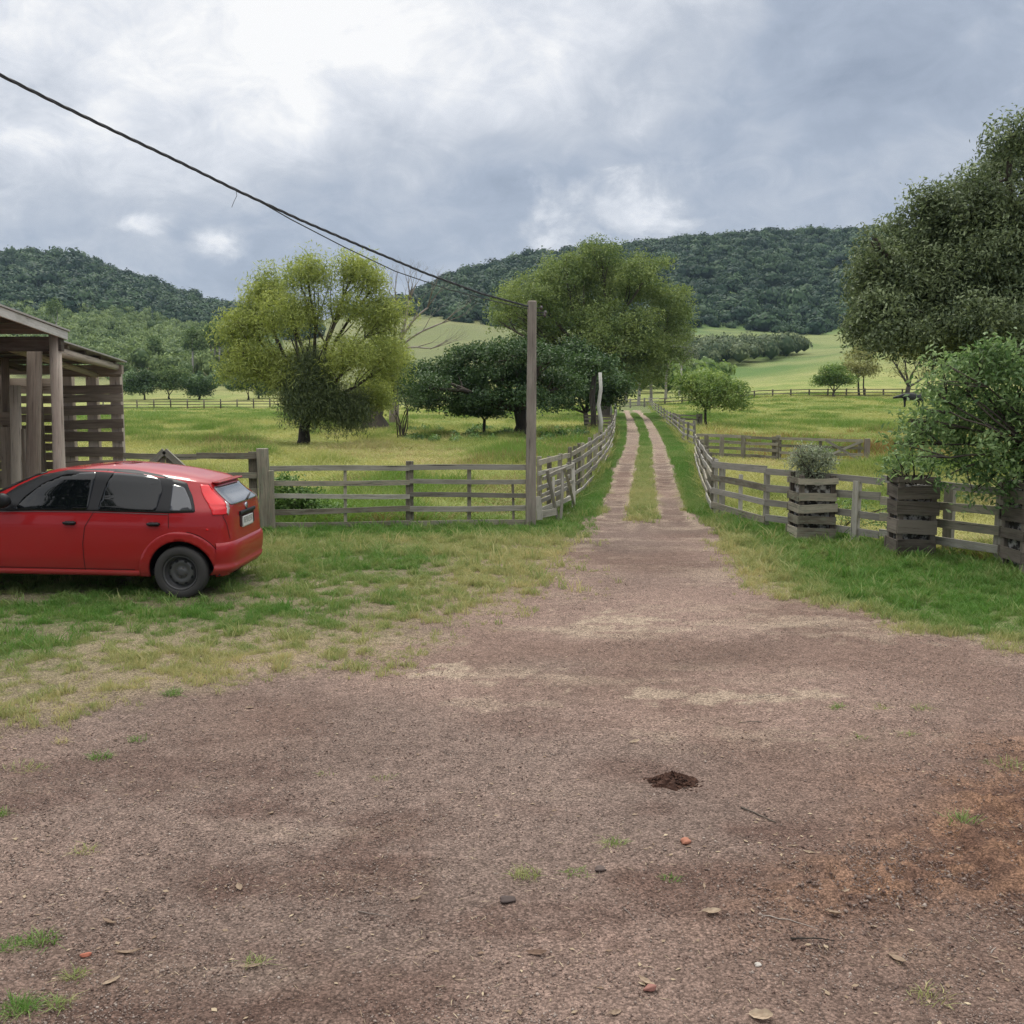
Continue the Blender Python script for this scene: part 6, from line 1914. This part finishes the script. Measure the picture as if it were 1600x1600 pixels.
# grass tufts of the yard
def tuft(px, py, n, h, sp_r, tone, label, wdt=.004, lean=.9, seed=0):
    p = gp(px, py); p.z = zg(p) - .003
    V, F, tv = blade_tuft(int(n * .8), h * 1.05, sp_r * .85, wdt, 1.3, seed + px)
    rr_ = np.random.default_rng(px + 7); kk = np.repeat(rr_.uniform(.35, 1.1, len(V) // 6), 6); d_ = np.hypot(V[:, 0], V[:, 1]) / (sp_r + .01); V = V * np.stack([np.ones(len(V)) * 1.0 + .35 * V[:, 2] / h, np.ones(len(V)) + .35 * V[:, 2] / h, kk * np.clip(1.25 - .6 * d_, .3, 1)], 1)
    o = mesh_np('grass_tuft', V * np.array((1, .8, 1)), F, M['grass'], attrs={'v': np.clip(tone + tv * 1.6, 0, 1)})
    o.location = p; tag(o, label, 'grass tuft')
for i, a in enumerate([(20, 1030, 130, .11, .11, .18, 'tall green tuft at the left edge in the sparse grass'), (270, 1086, 110, .10, .07, .12, 'bright tuft on the border of the left grass and the gravel'), (500, 1044, 60, .09, .07, .3, 'tuft poking from the sparse grass left of the sand patch'),
          (545, 1046, 40, .08, .06, .4, 'smaller tuft right beside the one left of the sand patch'), (158, 1184, 110, .055, .085, .08, 'dark green tuft on the gravel, left of a smaller twin'), (215, 1158, 70, .05, .07, .08, 'small dark green tuft, right of its larger twin'),
          (95, 1162, 40, .06, .05, .95, 'straw coloured dead tuft on the left gravel'), (40, 1200, 120, .04, .14, .5, 'flat olive patch of grass at the left edge of the gravel'), (132, 1328, 50, .05, .06, .6, 'yellowing tuft in the left middle of the gravel'),
          (65, 1472, 150, .055, .075, .10, 'dense green tuft at the lower left, right half of a pair'), (18, 1480, 110, .045, .065, .15, 'green tuft at the lower left edge, left half of a pair'), (32, 1576, 190, .065, .07, .08, 'largest dark green tuft in the bottom left corner'),
          (92, 1570, 70, .05, .05, .35, 'lighter tuft right of the largest corner tuft'), (118, 1524, 80, .045, .05, .4, 'low tuft between the pair and the corner tuft'), (398, 1505, 60, .045, .045, .45, 'faint tuft with a thin leaf under it near the bottom'),
          (820, 1368, 110, .055, .085, .5, 'olive tuft in the middle of the yard left of a brighter one'), (900, 1366, 70, .040, .07, .2, 'brighter spreading tuft in the middle of the yard'), (960, 1322, 80, .05, .06, .35, 'thin tuft left of the orange brick lump'),
          (1047, 1372, 50, .032, .05, .1, 'low bright green sprig below the orange brick lump'), (1500, 1285, 110, .055, .11, .2, 'green tuft growing on the red soil'), (1575, 1195, 90, .05, .14, .3, 'wide low tuft at the right edge above the red soil'),
          (1308, 1106, 70, .06, .06, .22, 'small green tuft under the right sand streak'), (1376, 1108, 40, .05, .06, .5, 'dull tuft right of the sand streak'), (1440, 1108, 50, .055, .07, .45, 'yellow green tuft farther right of the sand streak'),
          (1450, 1560, 70, .04, .09, .6, 'withered tuft at the lower right'), (1465, 985, 70, .09, .08, .25, 'tuft at the ragged edge of the right verge'), (1375, 966, 60, .09, .08, .25, 'tuft left of another at the ragged edge of the right verge'),
          (600, 1215, 40, .03, .08, .5, 'sparse tuft in the open gravel left of the dung heap'), (512, 1208, 25, .03, .07, .5, 'very faint tuft in the left open gravel'), (1345, 1155, 30, .04, .05, .3, 'tiny tuft on the grey gravel at the right'),
          (0, 1276, 60, .07, .04, .15, 'tuft cut by the left edge halfway down the gravel'), (1415, 1150, 40, .04, .06, .5, 'dull low tuft on the grey gravel right of a tiny one')]):
    tuft(*a)

# ------------------------------------------------------------------ air
me = bpy.data.meshes.new('haze')
bx = [(-1600, -60, -4), (1600, -60, -4), (1600, 1560, -4), (-1600, 1560, -4), (-1600, -60, 190), (1600, -60, 190), (1600, 1560, 190), (-1600, 1560, 190)]
me.from_pydata(bx, [], [(0, 3, 2, 1), (4, 5, 6, 7), (0, 1, 5, 4), (1, 2, 6, 5), (2, 3, 7, 6), (3, 0, 4, 7)])
hz = bpy.data.objects.new('haze', me); COL.objects.link(hz); hz['kind'] = 'stuff'
m = bpy.data.materials.new('haze_air'); m.use_nodes = True; t = m.node_tree
for n in list(t.nodes): t.nodes.remove(n)
pv = t.nodes.new('ShaderNodeVolumePrincipled'); pv.inputs['Color'].default_value = (.62, .80, 1.0, 1); pv.inputs['Density'].default_value = 0.00008; pv.inputs['Anisotropy'].default_value = 0.1
oo = t.nodes.new('ShaderNodeOutputMaterial'); t.links.new(pv.outputs[0], oo.inputs['Volume'])
me.materials.append(m)
